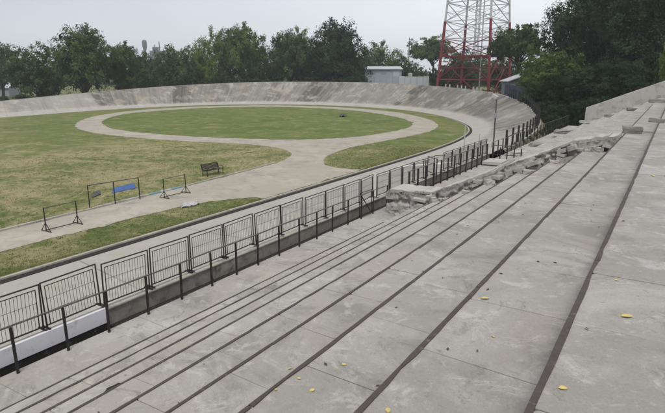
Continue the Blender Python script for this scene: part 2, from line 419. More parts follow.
# low edging stones of the path, some painted
ks = MB()
for a, b in zip(far_edge[2:], far_edge[3:]):
    a, b = np.array(a), np.array(b); k = int(np.hypot(*(b-a))/.72); d = (b-a)/k; nrm = np.array((-d[1], d[0])); nrm = nrm/np.hypot(*nrm)*.075
    for t in range(k):
        p, q_ = a+d*t+d*.02, a+d*(t+1)-d*.02
        y = p[1]; ks.cur = 1 if (15.4 < y < 16.1 or 17.9 < y < 18.5) else 2 if 16.9 < y < 17.7 or 19.0 < y < 19.8 else 0
        z = .085+rng.uniform(-.012, .012); o = nrm*rng.uniform(.8, 1.1); jz = nrm*rng.uniform(-.15, .15)
        c = [p-o+jz, p+o+jz, q_+o+jz, q_-o+jz]
        ks.add([(*c[0],0),(*c[1],0),(*c[2],0),(*c[3],0),(*c[0],z),(*c[1],z),(*c[2],z),(*c[3],z)], [(4,7,6,5),(0,4,5,1),(1,5,6,2),(2,6,7,3),(3,7,4,0)])
tag(ks.build('path_edging', [M['kerbstone'], M['plastic'], M['bluepaint']]), kind='structure')
# finish line painted across the near straight
wl = MB()
for j in range(8):
    v0, v1 = .22+.56*j/8, .22+.56*(j+1)/8
    x0, x1 = -16.2+6.45*v0, -16.2+6.45*v1; z0, z1 = .012+prof(1.05, v0), .012+prof(1.05, v1)
    wl.add([(x0,31.2,z0),(x1,31.2,z1),(x1,31.75,z1),(x0,31.75,z0)], [(0,1,2,3)])
tag(wl.build('finish_line', M['whiteline']), kind='structure')

# grass blades standing out of the near turf
def inside(x, y, P):
    c = False; j = len(P)-1
    for i in range(len(P)):
        if (P[i][1] > y) != (P[j][1] > y) and x < (P[j][0]-P[i][0])*(y-P[i][1])/(P[j][1]-P[i][1])+P[i][0]: c = not c
        j = i
    return c
gr = np.random.default_rng(4)
pts = []
while len(pts) < 12000:
    x = -16.8-24*gr.random()**2.0; y = 3+40*gr.random()
    if inside(x, y, path_poly): continue
    pts.append((x, y))
V = []; R_ = []
for x, y in pts:
    r0 = gr.random()*.8
    for k in range(5):
        a = gr.random()*6.283; h = .02+.035*gr.random()*(1+r0*.4); w = .008+.008*gr.random(); bx, by = x+gr.normal(0, .05), y+gr.normal(0, .05)
        lx, ly = gr.normal(0, .03, 2)
        V += [(bx-w*math.cos(a), by-w*math.sin(a), 0), (bx+w*math.cos(a), by+w*math.sin(a), 0), (bx+lx, by+ly, h)]; R_ += [r0]*3
V = np.array(V)
tag(raw_mesh('grass_tufts', V, np.arange(len(V)).reshape(-1, 3), M['blade'], attr={'rnd': R_}), 'short uneven grass blades of the verge and field beside the path', 'grass', kind='stuff')

# ------------------------------------------------------------ the grandstand terraces
RISE = .38
EX = [-.44,-1.43,-2.42,-3.33,-4.24,-5.14,-5.96,-6.81,-7.66]       # step edges
EZ = [EYE-1.65-i*RISE for i in range(10)]
Y0, Y1, WALL0, WALL1 = -7.0, 61.0, 18.1, 19.55
stand = thing('grandstand', 'long weathered grey concrete grandstand of wide steps with rusty steel edges beside the track', 'grandstand')
def slabs(mb, xa, xb, z, zb, y0, y1, first, pitch, seed):
    r = random.Random(seed); y = first-math.ceil((first-y0)/pitch)*pitch; J = .0
    while y < y1:
        ya, yb = max(y, y0), min(y+pitch, y1); y += pitch
        if yb-ya < .05: continue
        mb.tone = r.random(); g = r.choice((.002, .003, .0045)); ja, J = J, r.uniform(-.035, .035)
        dz = [z+r.uniform(-.004, .004) for _ in range(4)]
        c = [(xa, ya+g+ja), (xb, ya+g-ja), (xb, yb-g-J), (xa, yb-g+J)]
        # top as a small grid with chipped corners
        ch = [r.choice((0, 0, .012, .03, .05)) for _ in range(4)]
        top = [(c[0][0]+ch[0], c[0][1], dz[0]), (c[1][0], c[1][1], dz[1]), (c[2][0], c[2][1], dz[2]), (c[3][0]+ch[3], c[3][1], dz[3]), (c[3][0], c[3][1]-ch[3], dz[3]), (c[0][0], c[0][1]+ch[0], dz[0])]
        bot = [(p[0], p[1], zb) for p in top]
        mb.add(top+bot, [(0,1,2,3,4,5)]+[(i, 6+i, 6+(i+1) % 6, (i+1) % 6) for i in range(6)])
firsts = [3.72, 3.47, 3.33, 3.35, 4.1, 3.6, 4.4, 3.9, 4.2, 3.8]
for i in range(10):
    z = EYE-1.65-i*RISE
    xr = EX[i-1] if i else 2.6
    xl = EX[i] if i <= 8 else -9.27
    st = MB(); pitch = 1.14 if i < 5 else 1.45
    slabs(st, xl, xr-.002, z, z-.55, Y0, Y1, firsts[i], pitch, 50+i)
    st.build('step', M['terrace'], stand, tones=True)
    if 0 <= i <= 8:                                               # rusty steel angle at the step edge, in welded lengths
        nz_ = MB(); r = random.Random(i); wd = .036 if i < 3 else .030
        for a, b in ([(Y0, 60.8 if i == 0 else 46 if i == 1 else 17.5+max(0, xl+5.6)*.47 if i < 8 else 15.2)]):
            y = a
            while y < b-.1:
                e = min(b, y+r.uniform(2.6, 3.4)); o = r.uniform(-.003, .003); zz = z+.009
                m_ = max(2, int((e-y)/.22)) if y < 20 else 2
                row = [(y+.004+(e-y-.008)*t/m_, xl-.006+o+r.uniform(-.0025, .0025), xl+wd+o+r.uniform(-.004, .004)-(r.random() < .06)*.012) for t in range(m_+1)]
                for (ya, la, ra), (yb, lb, rb_) in zip(row, row[1:]):
                    nz_.add([(la,ya,zz-.06),(la,ya,zz),(ra,ya,zz),(ra,ya,zz-.02),(lb,yb,zz-.06),(lb,yb,zz),(rb_,yb,zz),(rb_,yb,zz-.02)], [(0,4,5,1),(1,5,6,2),(2,6,7,3)])
                y = e
        nz_.build('edge_strip', M['rust'], stand)
bp = MB(); r = random.Random(77); P0 = (-5.69, 3.66)
ring = [(P0[0]+(.045+.04*r.random())*math.cos(t*.449), P0[1]+(.07+.08*r.random())*math.sin(t*.449), EZ[6]+.007) for t in range(14)]
bp.poly(ring); o = bp.build('broken_patch', M['drain'], stand); tag(o, 'dark broken out patch on a lower step')
core = MB()                                                       # dark core below the slabs, seen only in the joints
for i in range(10):
    xl = EX[i] if i <= 8 else -9.25
    xr = EX[i-1] if i else 2.5
    core.box((xl+.03, Y0+.02, -.3), (xr+.03, Y1-.02, EYE-1.65-i*RISE-.022))
core.build('core', M['drain'], stand)

# broken sloping wall crossing the lower steps: rubble face, smooth rendered top
def broken_wall():
    root = thing('broken_wall', 'broken rubble wall with a smooth sloping top crossing the lower steps of the stand', 'wall')
    TP = [(-8.8,-4.26),(-7.2,-4.18),(-5.2,-3.32),(-4.2,-2.78),(-2.65,-2.16),(-1.45,-1.97)]
    def top(x):
        for (a, za), (b, zb) in zip(TP, TP[1:]):
            if x <= b: break
        return EYE+za+(zb-za)*(x-a)/(b-a)+.05*mn.noise((x*1.9, 1, 5))+.035*mn.noise((x*6, 1, 5))
    def front(x): return 17.72+max(0, x+5.6)*.47+.06*mn.noise((x*1.2, 2, 7))
    r = random.Random(12); x0, x1 = -8.80, -1.45
    gs = np.random.default_rng(8); ns = 620
    sx = x0+(x1-x0)*gs.random(ns); sz_ = np.array([top(q) for q in sx])-.85*gs.random(ns)-.02; sd_ = gs.uniform(-.22, .07, ns)
    nx, nz_ = 330, 26
    V = []
    for i in range(nx+1):
        x = x0+(x1-x0)*i/nx; t = top(x)
        for j in range(nz_+1):
            f = j/nz_; z = t-f*1.0; wx = x+.05*mn.noise((x*7, z*7, 11)); wz = z+.05*mn.noise((x*7, z*7, 31))
            dd = np.sqrt((sx-wx)**2+((sz_-wz)*1.5)**2); o_ = np.argpartition(dd, 1)[:2]; o_ = o_[np.argsort(dd[o_])]
            edge = min(1, (dd[o_[1]]-dd[o_[0]])/.035)
            pl = min(1, max(0, (mn.noise((x*1.1, z*1.6, 71))+.28*mn.noise((x*5, z*5, 3))+.10)*7))
            d = ((sd_[o_[0]]*edge-.10*(1-edge))*(1-pl)+.035*pl)-.035*min(1, f*9+.15)-.035*mn.noise((x*15, z*15, 4))-.03*mn.noise((x*33, z*33, 14))
            V.append((x+.02*mn.noise((z*9, x*9, 1)), front(x)-d, z))
    n = nz_+1
    F = np.array([(i*n+j, (i+1)*n+j, (i+1)*n+j+1, i*n+j+1) for i in range(nx) for j in range(nz_)])
    raw_mesh('rubble_face', np.array(V), F[:, ::-1], M['rubble'], root)
    blk = MB(); rr_ = random.Random(44); x = x0
    while x < x1-.1:                                             # angular broken blocks bedded in the face
        w_ = rr_.uniform(.16, .60); z = top(x+w_/2)-.04
        while z > top(x)-.95:
            h_ = rr_.uniform(.09, .20)
            if rr_.random() < .40:
                c = Vector((x+w_/2+rr_.uniform(-.04, .04), front(x)+.10-rr_.choice((0, .02, .05, .09, .14))-.0, z-h_/2))
                m_ = Matrix.Rotation(rr_.gauss(0, .07)-math.atan(.36)*(rr_.random() < .4), 3, 'Y') @ Matrix.Rotation(rr_.gauss(0, .10), 3, 'Z') @ Matrix.Rotation(rr_.gauss(0, .07), 3, 'X')
                hx, hy, hz_ = w_*.48, .15, h_*.47
                vs = [m_ @ Vector((sx_*hx*rr_.uniform(.82, 1), sy_*hy*rr_.uniform(.85, 1), sz2*hz_*rr_.uniform(.8, 1)))+c for sz2 in (-1, 1) for sx_, sy_ in ((-1,-1),(1,-1),(1,1),(-1,1))]
                blk.add(vs, [(0,3,2,1),(4,5,6,7),(0,1,5,4),(1,2,6,5),(2,3,7,6),(3,0,4,7)])
            z -= h_
        x += w_
    blk.build('broken_blocks', M['rubble'], root)
    cap = MB(); x = x0; rr_ = random.Random(19)
    while x < x1-.02:                                            # top skin in cracked slabs with bitten front edges
        e = min(x1, x+rr_.uniform(.55, 1.25)); k = 14; dz = rr_.uniform(-.02, .045); tl = rr_.gauss(0, .025); bite = rr_.choice((0, 0, .08, .2, .32)); back = 1.45
        for i in range(k):
            xa, xb = x+.006+(e-x-.012)*i/k, x+.006+(e-x-.012)*(i+1)/k
            ja, jb = [.01+bite+.22*max(0, mn.noise((q*2.7, 3, 8)))+.10*abs(mn.noise((q*9, 3, 8)))+.05*abs(mn.noise((q*23, 3, 8))) for q in (xa, xb)]
            def P(q, y, d_): return (q, y, top(q)+d_+dz+tl*(q-x)/(e-x))
            fa, fb = front(xa), front(xb)
            cap.add([P(xa,fa-.03+ja,.03),P(xb,fb-.03+jb,.03),P(xb,fb+back,.03),P(xa,fa+back,.03),P(xa,fa-.02+ja,-.09),P(xb,fb-.02+jb,-.09),P(xb,fb+back,-1.3),P(xa,fa+back,-1.3)],
                    [(0,1,2,3),(4,5,1,0),(2,6,7,3)]+([(0,3,7,4)] if i == 0 else [])+([(1,5,6,2)] if i == k-1 else []))
        x = e
    f0 = front(x0); zf = top(x0)
    cap.add([(x0,f0+.03,zf+.03),(x0,f0+1.45,zf+.03),(x0,f0+1.45,zf-1.2),(x0,f0+.03,zf-1.2)], [(0,1,2,3)])
    f1 = front(x1); zl = top(x1)
    cap.add([(x1,f1,zl+.03),(x1,f1+1.45,zl+.03),(x1,f1+1.45,zl-1.2),(x1,f1,zl-1.2)], [(3,2,1,0)])
    cap.build('coping', M['render'], root)
    core_ = MB()
    k = 40
    for i in range(k):
        xa, xb = x0+.04+(x1-x0-.04)*i/k, x0+.04+(x1-x0-.04)*(i+1)/k
        core_.add([(xa,front(xa)+.3,top(xa)-.03),(xb,front(xb)+.3,top(xb)-.03),(xb,front(xb)+1.4,top(xb)-.03),(xa,front(xa)+1.4,top(xa)-.03)], [(0,1,2,3)])
    core_.build('fill', M['rubble'], root)
broken_wall()
def chunk(name, loc, size, seed, mat, label, cat, group=None, rz=0):
    r = random.Random(seed); mb = MB(); n = 3; g = {}
    V = []; idx = {}
    for a in range(n+1):
        for b in range(n+1):
            for c in range(n+1):
                if 0 < a < n and 0 < b < n and 0 < c < n: continue
                p = Vector((a/n-.5, b/n-.5, c/n-.5)); q = p*(1-.12*max(0, (p.length-.55)))
                q += Vector([r.uniform(-.045, .045) for _ in range(3)]); idx[a,b,c] = len(V)
                V.append((q.x*size[0], q.y*size[1], (q.z+.5)*size[2]))
    Fc = []
    for a in range(n):
        for b in range(n):
            for (u, w) in ((0, 1), (n, 0)):
                f1 = [(a,b,u),(a,b+1,u),(a+1,b+1,u),(a+1,b,u)]; f2 = [(a,u,b),(a+1,u,b),(a+1,u,b+1),(a,u,b+1)]; f3 = [(u,a,b),(u,a,b+1),(u,a+1,b+1),(u,a+1,b)]
                for f in (f1, f2, f3):
                    f = [idx[t] for t in f]; Fc.append(f if u == 0 else f[::-1])
    mb.add(V, Fc); o = mb.build(name, mat); o.location = loc; o.rotation_euler = (r.uniform(-.06, .06), r.uniform(-.06, .06), rz)
    return tag(o, label, cat, group)
def tread_z(x):
    for i in range(9):
        if x > EX[i]: return EZ[i]
    return EZ[9]
r = random.Random(31)
for k in range(26):
    x = -8.2+6.4*(k+r.random()*.8)/26; y = 17.6+max(0, x+5.6)*.47-abs(r.gauss(0, .28))
    s = r.uniform(.10, .26)
    chunk('rubble_chunk', (x, y, tread_z(x)-.01), (s*r.uniform(.8, 1.5), s*r.uniform(.8, 1.4), s*r.uniform(.5, .9)), 100+k, M['rubble'],
          'broken grey chunk lying along the foot of the broken sloping wall', 'rubble', 'rubble chunks along the foot of the broken wall', r.random()*3)
# loose slabs and blocks on the upper steps beyond the wall
chunk('concrete_block', (-1.22, 22.3, EZ[1]-.01), (.62, .34, .26), 5, M['blockstone'], 'squat dark faced concrete block on the step edge above the broken wall', 'concrete block', None, .15)
chunk('concrete_block', (-.52, 22.9, EZ[0]-.01), (.50, .28, .16), 6, M['blockstone'], 'thin pale slab piece on the upper step, right of the squat dark faced block', 'concrete slab', None, -.1)
chunk('concrete_block', (-1.95, 20.6, EZ[2]-.01), (.62, .7, .22), 7, M['render'], 'pale broken slab lying on the step where the broken wall meets its upper end', 'concrete slab', None, .2)
chunk('concrete_block', (-2.5, 50.5, EZ[3]-.01), (1.7, .6, .26), 8, M['blockstone'], 'long dark edged slab lying across the steps before the end parapet, the left one', 'concrete slab', None, .02)
chunk('concrete_block', (-.9, 50.0, EZ[1]-.01), (1.9, .6, .26), 9, M['blockstone'], 'long dark edged slab lying high on the steps before the end parapet, the right one', 'concrete slab', None, -.03)
chunk('concrete_block', (-4.6, 53.5, EZ[5]-.01), (1.3, .7, .26), 10, M['blockstone'], 'short dark edged slab lying low on the steps before the end parapet', 'concrete slab', None, .05)

chunk('concrete_block', (-8.4, 36.5, EZ[9]-.01), (1.0, .8, .22), 14, M['render'], 'pale flat block on the far walkway just past the stone slab', 'concrete block')
chunk('concrete_block', (-8.3, 41.5, EZ[9]-.01), (1.1, .9, .26), 15, M['blockstone'], 'dark flat block on the far walkway, second past the stone slab', 'concrete block', None, .1)
chunk('concrete_block', (-7.7, 48.5, EZ[8]-.01), (1.3, 1.0, .28), 16, M['blockstone'], 'dark flat block on the far walkway, third past the stone slab', 'concrete block', None, -.1)
chunk('concrete_block', (-6.6, 55, EZ[7]-.01), (1.6, .9, .28), 17, M['render'], 'pale broken slab on the lower steps nearest the left end of the parapet', 'concrete slab', None, .1)

# end parapet, sloping with the steps
pw = thing('parapet_wall', 'pale rendered parapet wall sloping up with the steps at the far end of the stand', 'wall')
mb = MB(); k = 60
def ptop(x): return EYE-4.69+1.55+(x+7.7)*.415
V = []
for i in range(k+1):
    x = -7.75+12*i/k; z = ptop(x)+.04*mn.noise((x*1.3, 0, 3))
    for (y, zz) in ((60.9, z-3.2), (60.9+.05*mn.noise((x*2, 5, 1)), z-1.0), (60.9, z-.05), (60.94, z), (61.3, z), (61.3, z-4)): V.append((x, y, zz))
F = [(i*6+j, (i+1)*6+j, (i+1)*6+j+1, i*6+j+1) for i in range(k) for j in range(5)]
mb.add(V, F); mb.add(V[:6], [tuple(range(6))]); mb.build('wall_face', M['render'], pw)
rb = MB(); r = random.Random(3)
for t in range(40):
    x = -7+9*r.random(); s = r.uniform(.15, .42); rb.cbox((x, 60.6-r.random()*.5, tread_z(x)+s*.25), (s*1.4, s, s*.7), Matrix.Rotation(r.random()*3, 3, 'Z'))
tag(rb.build('loose_rubble', M['rubble']), 'scatter of broken bits along the foot of the end parapet', 'rubble', kind='stuff')

# ------------------------------------------------------------ low wall, walkway rail, barriers
WX = -9.64
lw = thing('low_wall', 'low concrete wall between the track and the walkway, white painted near the left edge', 'wall')
mb = MB(); y = -7
r = random.Random(5)
while y < 34:
    e = min(34, y+r.uniform(2.2, 3.2)); d = r.uniform(-.012, .012)
    mb.box((WX-.14, y+.003, .3), (WX+d, e-.003, 1.17+r.uniform(-.012, .012))); y = e
mb.build('wall_face', M['grimy'], lw)
mb = MB(); mb.box((WX-.15, -7, 1.184), (WX+.035, 34, 1.215)); mb.build('coping', M['kerbstone'], lw)
mb = MB(); mb.box((WX-.02, -7, .92), (WX+.045, 6.25, 1.245)); mb.build('painted_panel', M['white'], lw)
mb = MB(); mb.box((-9.62, -7, .1), (-9.26, 61, .42)); mb.box((-9.305, -7, .42), (-9.272, 61, .80)); mb.box((-9.50, -7, .42), (-9.46, 16, .66)); mb.box((-9.60, 6.26, .42), (-9.31, 34, .84)); mb.box((-9.66, -7, .43), (-9.612, 6.25, .915))
tag(mb.build('gutter', M['drain']), kind='structure')

def handrail(label, ys, zb, zt, x=-9.15, xend=None, w=.034):
    root = thing('handrail', label, 'railing', (x, ys[0], zb))
    xe = x if xend is None else xend
    def X(y): return (xe-x)*(y-ys[0])/(ys[-1]-ys[0])
    for k, y in enumerate(ys):
        p = MB(); lean = rng.uniform(-.018, .018); p.cbox((X(y)+lean*.5, y-ys[0], (zt-zb)/2-.02), (w, w*1.3, zt-zb), Matrix.Rotation(lean, 3, 'X'))
        p.build('post', M['black'], root)
    p = MB(); sag = [(X(y)+rng.uniform(-.006, .006), y-ys[0], zt-zb+rng.uniform(-.008, .008)) for y in ys]
    sag[0] = (0, -.12, zt-zb); sag[-1] = (X(ys[-1]), ys[-1]-ys[0]+.1, zt-zb)
    p.tube(sag, .019, 8); p.build('rail', M['railtop'], root)
    return root
ys1 = [.2, 1.15, 2.12, 3.1, 4.11, 5.05, 5.94, 6.92, 7.88, 8.84, 9.75, 10.62, 11.55, 12.55, 13.5, 14.44, 15.45, 16.4, 17.3, 18.45]
handrail('black handrail on thin posts along the walkway in front of the stand', ys1, EZ[9]-.02, EYE-4.17)
handrail('short stretch of black handrail beyond the broken wall, up to the corner', [20.5+.93*k for k in range(13)], EZ[9]-.02, EYE-3.92, w=.06)
h2 = handrail('dark handrail of the far half of the stand, running on to its end', [33.2+1.15*k for k in range(25)], EZ[9]-.02, EYE-3.98, x=-9.25, w=.06)
for zz in (.45,):
    p = MB(); p.tube([(0, 0, zz), (0, 27.6, zz)], .02, 6); p.build('lower_rail', M['black'], h2)
cr = thing('cross_rail', 'dark rail crossing the walkway at the corner of the fence', 'railing', (-9.15, 33.0, EZ[9]))
p = MB(); p.box((-.03, -.03, .90), (1.7, .03, .95)); p.build('rail', M['railtop'], cr)
for x in (0, .42, .84, 1.26, 1.68):
    p = MB(); p.box((x-.03, -.035, 0), (x+.03, .035, .82)); p.build('post', M['black'], cr)
p = MB(); p.box((-.0, -.03, .35), (1.68, .03, .39)); p.build('lower_rail', M['black'], cr)
slab = MB(); slab.cbox((-8.55, 31.4, EZ[9]+.16), (1.1, 1.5, .16)); slab.cbox((-8.55, 31.4, EZ[9]+.04), (.9, 1.2, .10))
tag(slab.build('stone_slab', M['render']), 'pale flat slab lying on the walkway by the corner of the fence', 'slab')

def barrier():
    root = thing('crowd_barrier', 'x', 'barrier')
    W, Hh = 1.17, .93
    f = MB(); f.tube([(0, 0, 0), (0, 0, Hh), (0, W, Hh), (0, W, 0)], .019, 8); f.tube([(0, 0, .06), (0, W, .06)], .016, 6); fr = f.build('frame', M['black'], root)
    g = MB(); a, b, c = .075, W-.075, Hh-.085
    g.tube([(0, a, .06), (0, a, c), (0, b, c), (0, b, .06)], .012, 6); g.build('inner_frame', M['black'], fr)
    w = MB()
    for k in range(1, 15):
        y = a+(b-a)*k/15; w.tube([(0, y, .07), (0, y, c)], .0045, 5)
    for zz in (.33, .58): w.tube([(0.006, a, zz), (0.006, b, zz)], .0045, 5)
    w.build('bars', M['wire'], root)
    for y in (.0, W):
        ft = MB(); ft.box((-.16, y-.02, -.005), (.10, y+.02, .02)); ft.build('foot', M['black'], fr)
    return root
b0 = barrier(); ordn = ['second','third','fourth','fifth','sixth','seventh','eighth','ninth','tenth','eleventh','twelfth','thirteenth']
r = random.Random(17); first = True; vis = 0
k = -4; y = 5.02-4*1.235
while y < 33:
    skip = 16.4 < y < 17.2
    o = b0 if first else copy_tree(b0); first = False
    o.location = (-9.72+r.uniform(-.02, .02), y, 1.255); o.rotation_euler = (r.uniform(-.02, .02), r.uniform(-.02, .03), r.uniform(-.02, .02))
    if y > 16.2 and y < 17.4: o.rotation_euler.z = .10
    if 23.6 < y < 24.9: o.rotation_euler.z = -.8
    o['group'] = 'black wire barriers along the track edge'
    if y+1.17 < 4.3: o['label'] = 'black wire barrier panel cut by the left edge, nearest the camera along the track'
    elif y < 18:
        o['label'] = f'{ordn[vis]} black wire barrier panel from the left edge along the low wall'; vis += 1
    else: o['label'] = 'black wire barrier panel seen nearly edge on along the track beyond the broken wall'
    y += 1.235
# gate leaf of the fence by the wall
gt = thing('fence_gate', 'small open black gate leaf with a diagonal brace beside the broken wall', 'gate', (-9.24, 16.42, EZ[9]), -.06)
p = MB(); p.tube([(0,0,.05),(0,0,.95),(0,.8,.95),(0,.8,.05),(0,0,.05)], .02, 6); p.build('frame', M['black'], gt)
p = MB(); p.bar((0,.02,.92), (0,.78,.1), .025); p.build('brace', M['black'], gt)
gt2 = thing('fence_gate', 'tall open black gate frame in the fence beyond the broken wall', 'gate', (-9.45, 24.4, EZ[9]+.1), .9)
p = MB(); p.tube([(0,0,.0),(0,0,1.05),(0,.9,1.05),(0,.9,.0)], .028, 6); p.tube([(0,0,.3),(0,.9,.3)], .02, 6); p.build('frame', M['black'], gt2)

# railing along the rim of the rising bank
rr = thing('rim_railing', 'dark post railing following the rim of the banked curve beside the stand', 'railing', (0, 0, 0))
pts = []
acc = 0
for i in range(len(S)-1):
    if S[i][0] < -30 or S[i][1] < 37: continue
    if S[i][0] < -26.5: break
    d = out_dir(i); p = Vector((S[i][2]+d[0]*.15, S[i][3]+d[1]*.15, S[i][4]+.05))
    if not pts or (p-pts[-1]).length > 1.1: pts.append(p)
for p in pts:
    mb = MB(); mb.box((p.x-.06, p.y-.06, p.z-.05), (p.x+.06, p.y+.06, p.z+1.25)); mb.build('post', M['black'], rr)
mb = MB(); mb.tube([p+Vector((0,0,.75)) for p in pts], .025, 6); mb.build('rail', M['black'], rr)

# ------------------------------------------------------------ things on the infield
def hurdle(px0, py0, px1, py1, label, h=.98):
    a, b = ground_at(px0, py0), ground_at(px1, py1); d = b-a; W = d.length
    root = thing('training_frame', label, 'metal frame', (a.x, a.y, .02), math.atan2(d.y, d.x), 'low metal frames on the path')
    for x in (0, W):
        u = MB(); u.cbox((x, 0, h/2), (.034, .034, h)); u.build('upright', M['black'], root)
        ft = MB(); ft.bar((x-.0, -.30, .03), (x, 0, .36), .022); ft.bar((x, .30, .03), (x, 0, .36), .022); ft.bar((x, -.34, .02), (x, .34, .02), .026)
        ft.build('foot', M['black'], root)
    t = MB(); t.bar((0, 0, h-.03), (W, 0, h-.03), .028); t.build('top_bar', M['railtop'], root)
    t = MB(); t.bar((0, 0, .06), (W, 0, .06), .03); t.build('lower_bar', M['black'], root)
hurdle(46.5, 232, 78, 224, 'low black splay footed frame on the path, nearest the left edge')
hurdle(164.5, 198.5, 186, 193, 'low black splay footed frame on the path, between blue sheet and bench', 1.0)
a, m_, b = ground_at(90, 209), ground_at(116, 204), ground_at(140, 199.5)
d = b-a; W = d.length; gf = thing('goal_frame', 'dark three post goal frame standing on the grass edge in front of the blue sheet', 'goal frame', (a.x, a.y, 0), math.atan2(d.y, d.x))
for x in (0, W*.49, W):
    p = MB(); p.cbox((x, 0, .56), (.038, .038, 1.14)); p.build('post', M['black'], gf)
p = MB(); p.bar((-.02, 0, 1.11), (W+.02, 0, 1.11), .04); p.build('crossbar', M['railtop'], gf)

def sheet(name, corners, mat, label, cat, amp, seed, nx=22, ny=12, lift=.015):
    V = []; c = [Vector(p) for p in corners]
    for i in range(nx+1):
        for j in range(ny+1):
            u, v = i/nx, j/ny; p = c[0]*(1-u)*(1-v)+c[1]*u*(1-v)+c[2]*u*v+c[3]*(1-u)*v
            w = mn.noise((u*4, v*4, seed))*.12
            V.append((p.x+w*.6, p.y+w, lift+amp*abs(mn.noise((p.x*2.2, p.y*2.2, seed)))+amp*.4*abs(mn.noise((p.x*6, p.y*6, seed)))))
    n = ny+1
    F = np.array([(i*n+j, (i+1)*n+j, (i+1)*n+j+1, i*n+j+1) for i in range(nx) for j in range(ny)])
    o = raw_mesh(name, np.array(V), F, mat, smooth=True)
    sol = o.modifiers.new('thickness', 'SOLIDIFY'); sol.thickness = .012
    return tag(o, label, cat)
sheet('tarpaulin', [ground_at(112.5,193.5), ground_at(136.5,188), ground_at(133.5,183.5), ground_at(113,188.2)], M['bluetarp'], 'bright blue sheet spread on the dry grass behind the goal frame', 'tarpaulin', .05, 2)
sheet('clothes_heap', [ground_at(91.5,198), ground_at(101,195), ground_at(100,191.5), ground_at(91.5,194)], M['cloth'], 'small dark and pale heap of clothes on the grass left of the blue sheet', 'clothes', .09, 5, 18, 14)
sheet('plastic_debris', [ground_at(181.5,208.8), ground_at(199,205), ground_at(197,201.6), ground_at(184,204.6)], M['plastic'], 'crumpled white and grey plastic lying on the grass verge by the path', 'plastic sheet', .17, 9, 26, 14)
sheet('dirt_mound', [ground_at(339.5,117.3), ground_at(347,117.3), ground_at(346,114.6), ground_at(340.5,114.8)], M['cloth'], 'small dark heap lying on the green circle inside the ring path', 'heap', .45, 3, 14, 10)

def bench():
    p0, p1 = ground_at(206.5, 176.7), ground_at(223.5, 173.2); d = p1-p0; W = d.length
    root = thing('park_bench', 'black metal park bench on the grass at the edge of the path', 'bench', (p0.x, p0.y, 0), math.atan2(d.y, d.x))
    root.scale = (1, 1, .78)
    s = MB()
    for k in range(4): s.cbox((W/2, .0+.105*k, .44), (W, .085, .03))
    s.build('seat', M['black'], root)
    b_ = MB(); R = Matrix.Rotation(-.22, 3, 'X')
    for k in range(5): b_.cbox((W/2, .40+.02*k, .52+.085*k), (W, .025, .072), R)
    b_.build('backrest', M['black'], root)
    for x in (.06, W-.06):
        l = MB(); l.tube([(x, -.03, 0), (x, -.02, .42), (x, .33, .42), (x, .40, 0)], .028, 6); l.tube([(x, .36, .42), (x, .50, .92)], .024, 6); l.build('leg', M['black'], root)
        r_ = MB(); r_.tube([(x, -.02, .42), (x, -.04, .62), (x, .10, .66), (x, .43, .64)], .022, 6); r_.build('armrest', M['black'], root)
bench()

# poles on the track side
def pole(px, pyb, pyt, z, label, mat, rad_, lamp=False, box=False):
    p = ground_at(px, pyb, z); d = ray(px, pyt); t = (p-Vector((0,0,EYE))).dot(Fw); h = EYE+d.z*t-z
    root = thing('lamp_pole' if lamp else 'slim_pole', label, 'pole', (p.x, p.y, z))
    s = MB(); s.tube([(0,0,-.3),(0,0,h*.5),(0,0,h)], [rad_, rad_*.9, rad_*.75], 8); s.build('shaft', mat, root)
    s = MB(); s.tube([(0,0,-.3),(0,0,.12)], rad_*2.2, 10); s.build('base', M['kerbstone'], root)
    if lamp:
        s = MB(); s.cbox((-.10, -.12, h+.10), (.42, .36, .20), Matrix.Rotation(.5, 3, 'Y')); s.build('lamp_head', M['plastic'], root)
        s = MB(); s.cbox((0, -.12, h*.62), (.22, .18, .34)); s.build('switch_box', M['greywall'], root)
    else:
        s = MB(); s.tube([(0,0,h),(0,0,h+.06)], [rad_*1.5, rad_*1.2], 8); s.build('cap', mat, root)
pole(463, 166, 123, 1.0, 'slim pale pole on the track edge, tallest one left of the lamp pole', M['galv'], .035)
pole(493.5, 143, 97.5, 1.2, 'grey pole with a white lamp head and a small box halfway up', M['railtop'], .06, True)
pole(478, 160, 134, 1.0, 'short thin grey post between the slim pale pole and the lamp pole', M['galv'], .02)

# ------------------------------------------------------------ fallen leaves on the steps
def leaf(px, py, size, label, mat='leaf_yellow'):
    size *= .78
    dd = ray(px, py)
    for i in range(10):
        p = dd*((EZ[i]-EYE)/dd.z)
        if i == 9 or p.x >= EX[i]: break
    r_ = random.Random(px*7+py); mb = MB(); n = 5; V = []
    for k in range(n+1):
        t = k/n; w = .34*math.sin(math.pi*min(1, t*.92+.04))**.8
        c = .10*math.sin(t*3.0)*r_.uniform(.4, 1.2)
        V += [((t-.5)*size, -w*size, c*size*.6+.05*size), ((t-.5)*size, 0, c*size*.5), ((t-.5)*size, w*size, c*size*.6+.07*size)]
    F = [(k*3+j, (k+1)*3+j, (k+1)*3+j+1, k*3+j+1) for k in range(n) for j in (0, 1)]
    mb.add(V, F); mb.tube([(-.5*size, 0, .02*size), (-.75*size, .05*size, .05*size)], .02*size, 5)
    o = mb.build('fallen_leaf', M[mat]); o.location = (p.x, p.y, EZ[i]+.005); o.rotation_euler = (r_.uniform(-.15,.15), r_.uniform(-.15,.15), r_.uniform(0, 6.28))
    tag(o, label, 'leaf', 'fallen leaves on the steps')
leaf(485, 299, .105, 'large yellow leaf below the pair of small brown leaves')
leaf(627, 317, .10, 'yellow leaf lying on the topmost step near the right edge')
leaf(563, 389, .062, 'small pale yellow leaf on the topmost step near the bottom edge')
leaf(312, 391, .062, 'bright yellow leaf near the bottom edge, on the third step from the right')
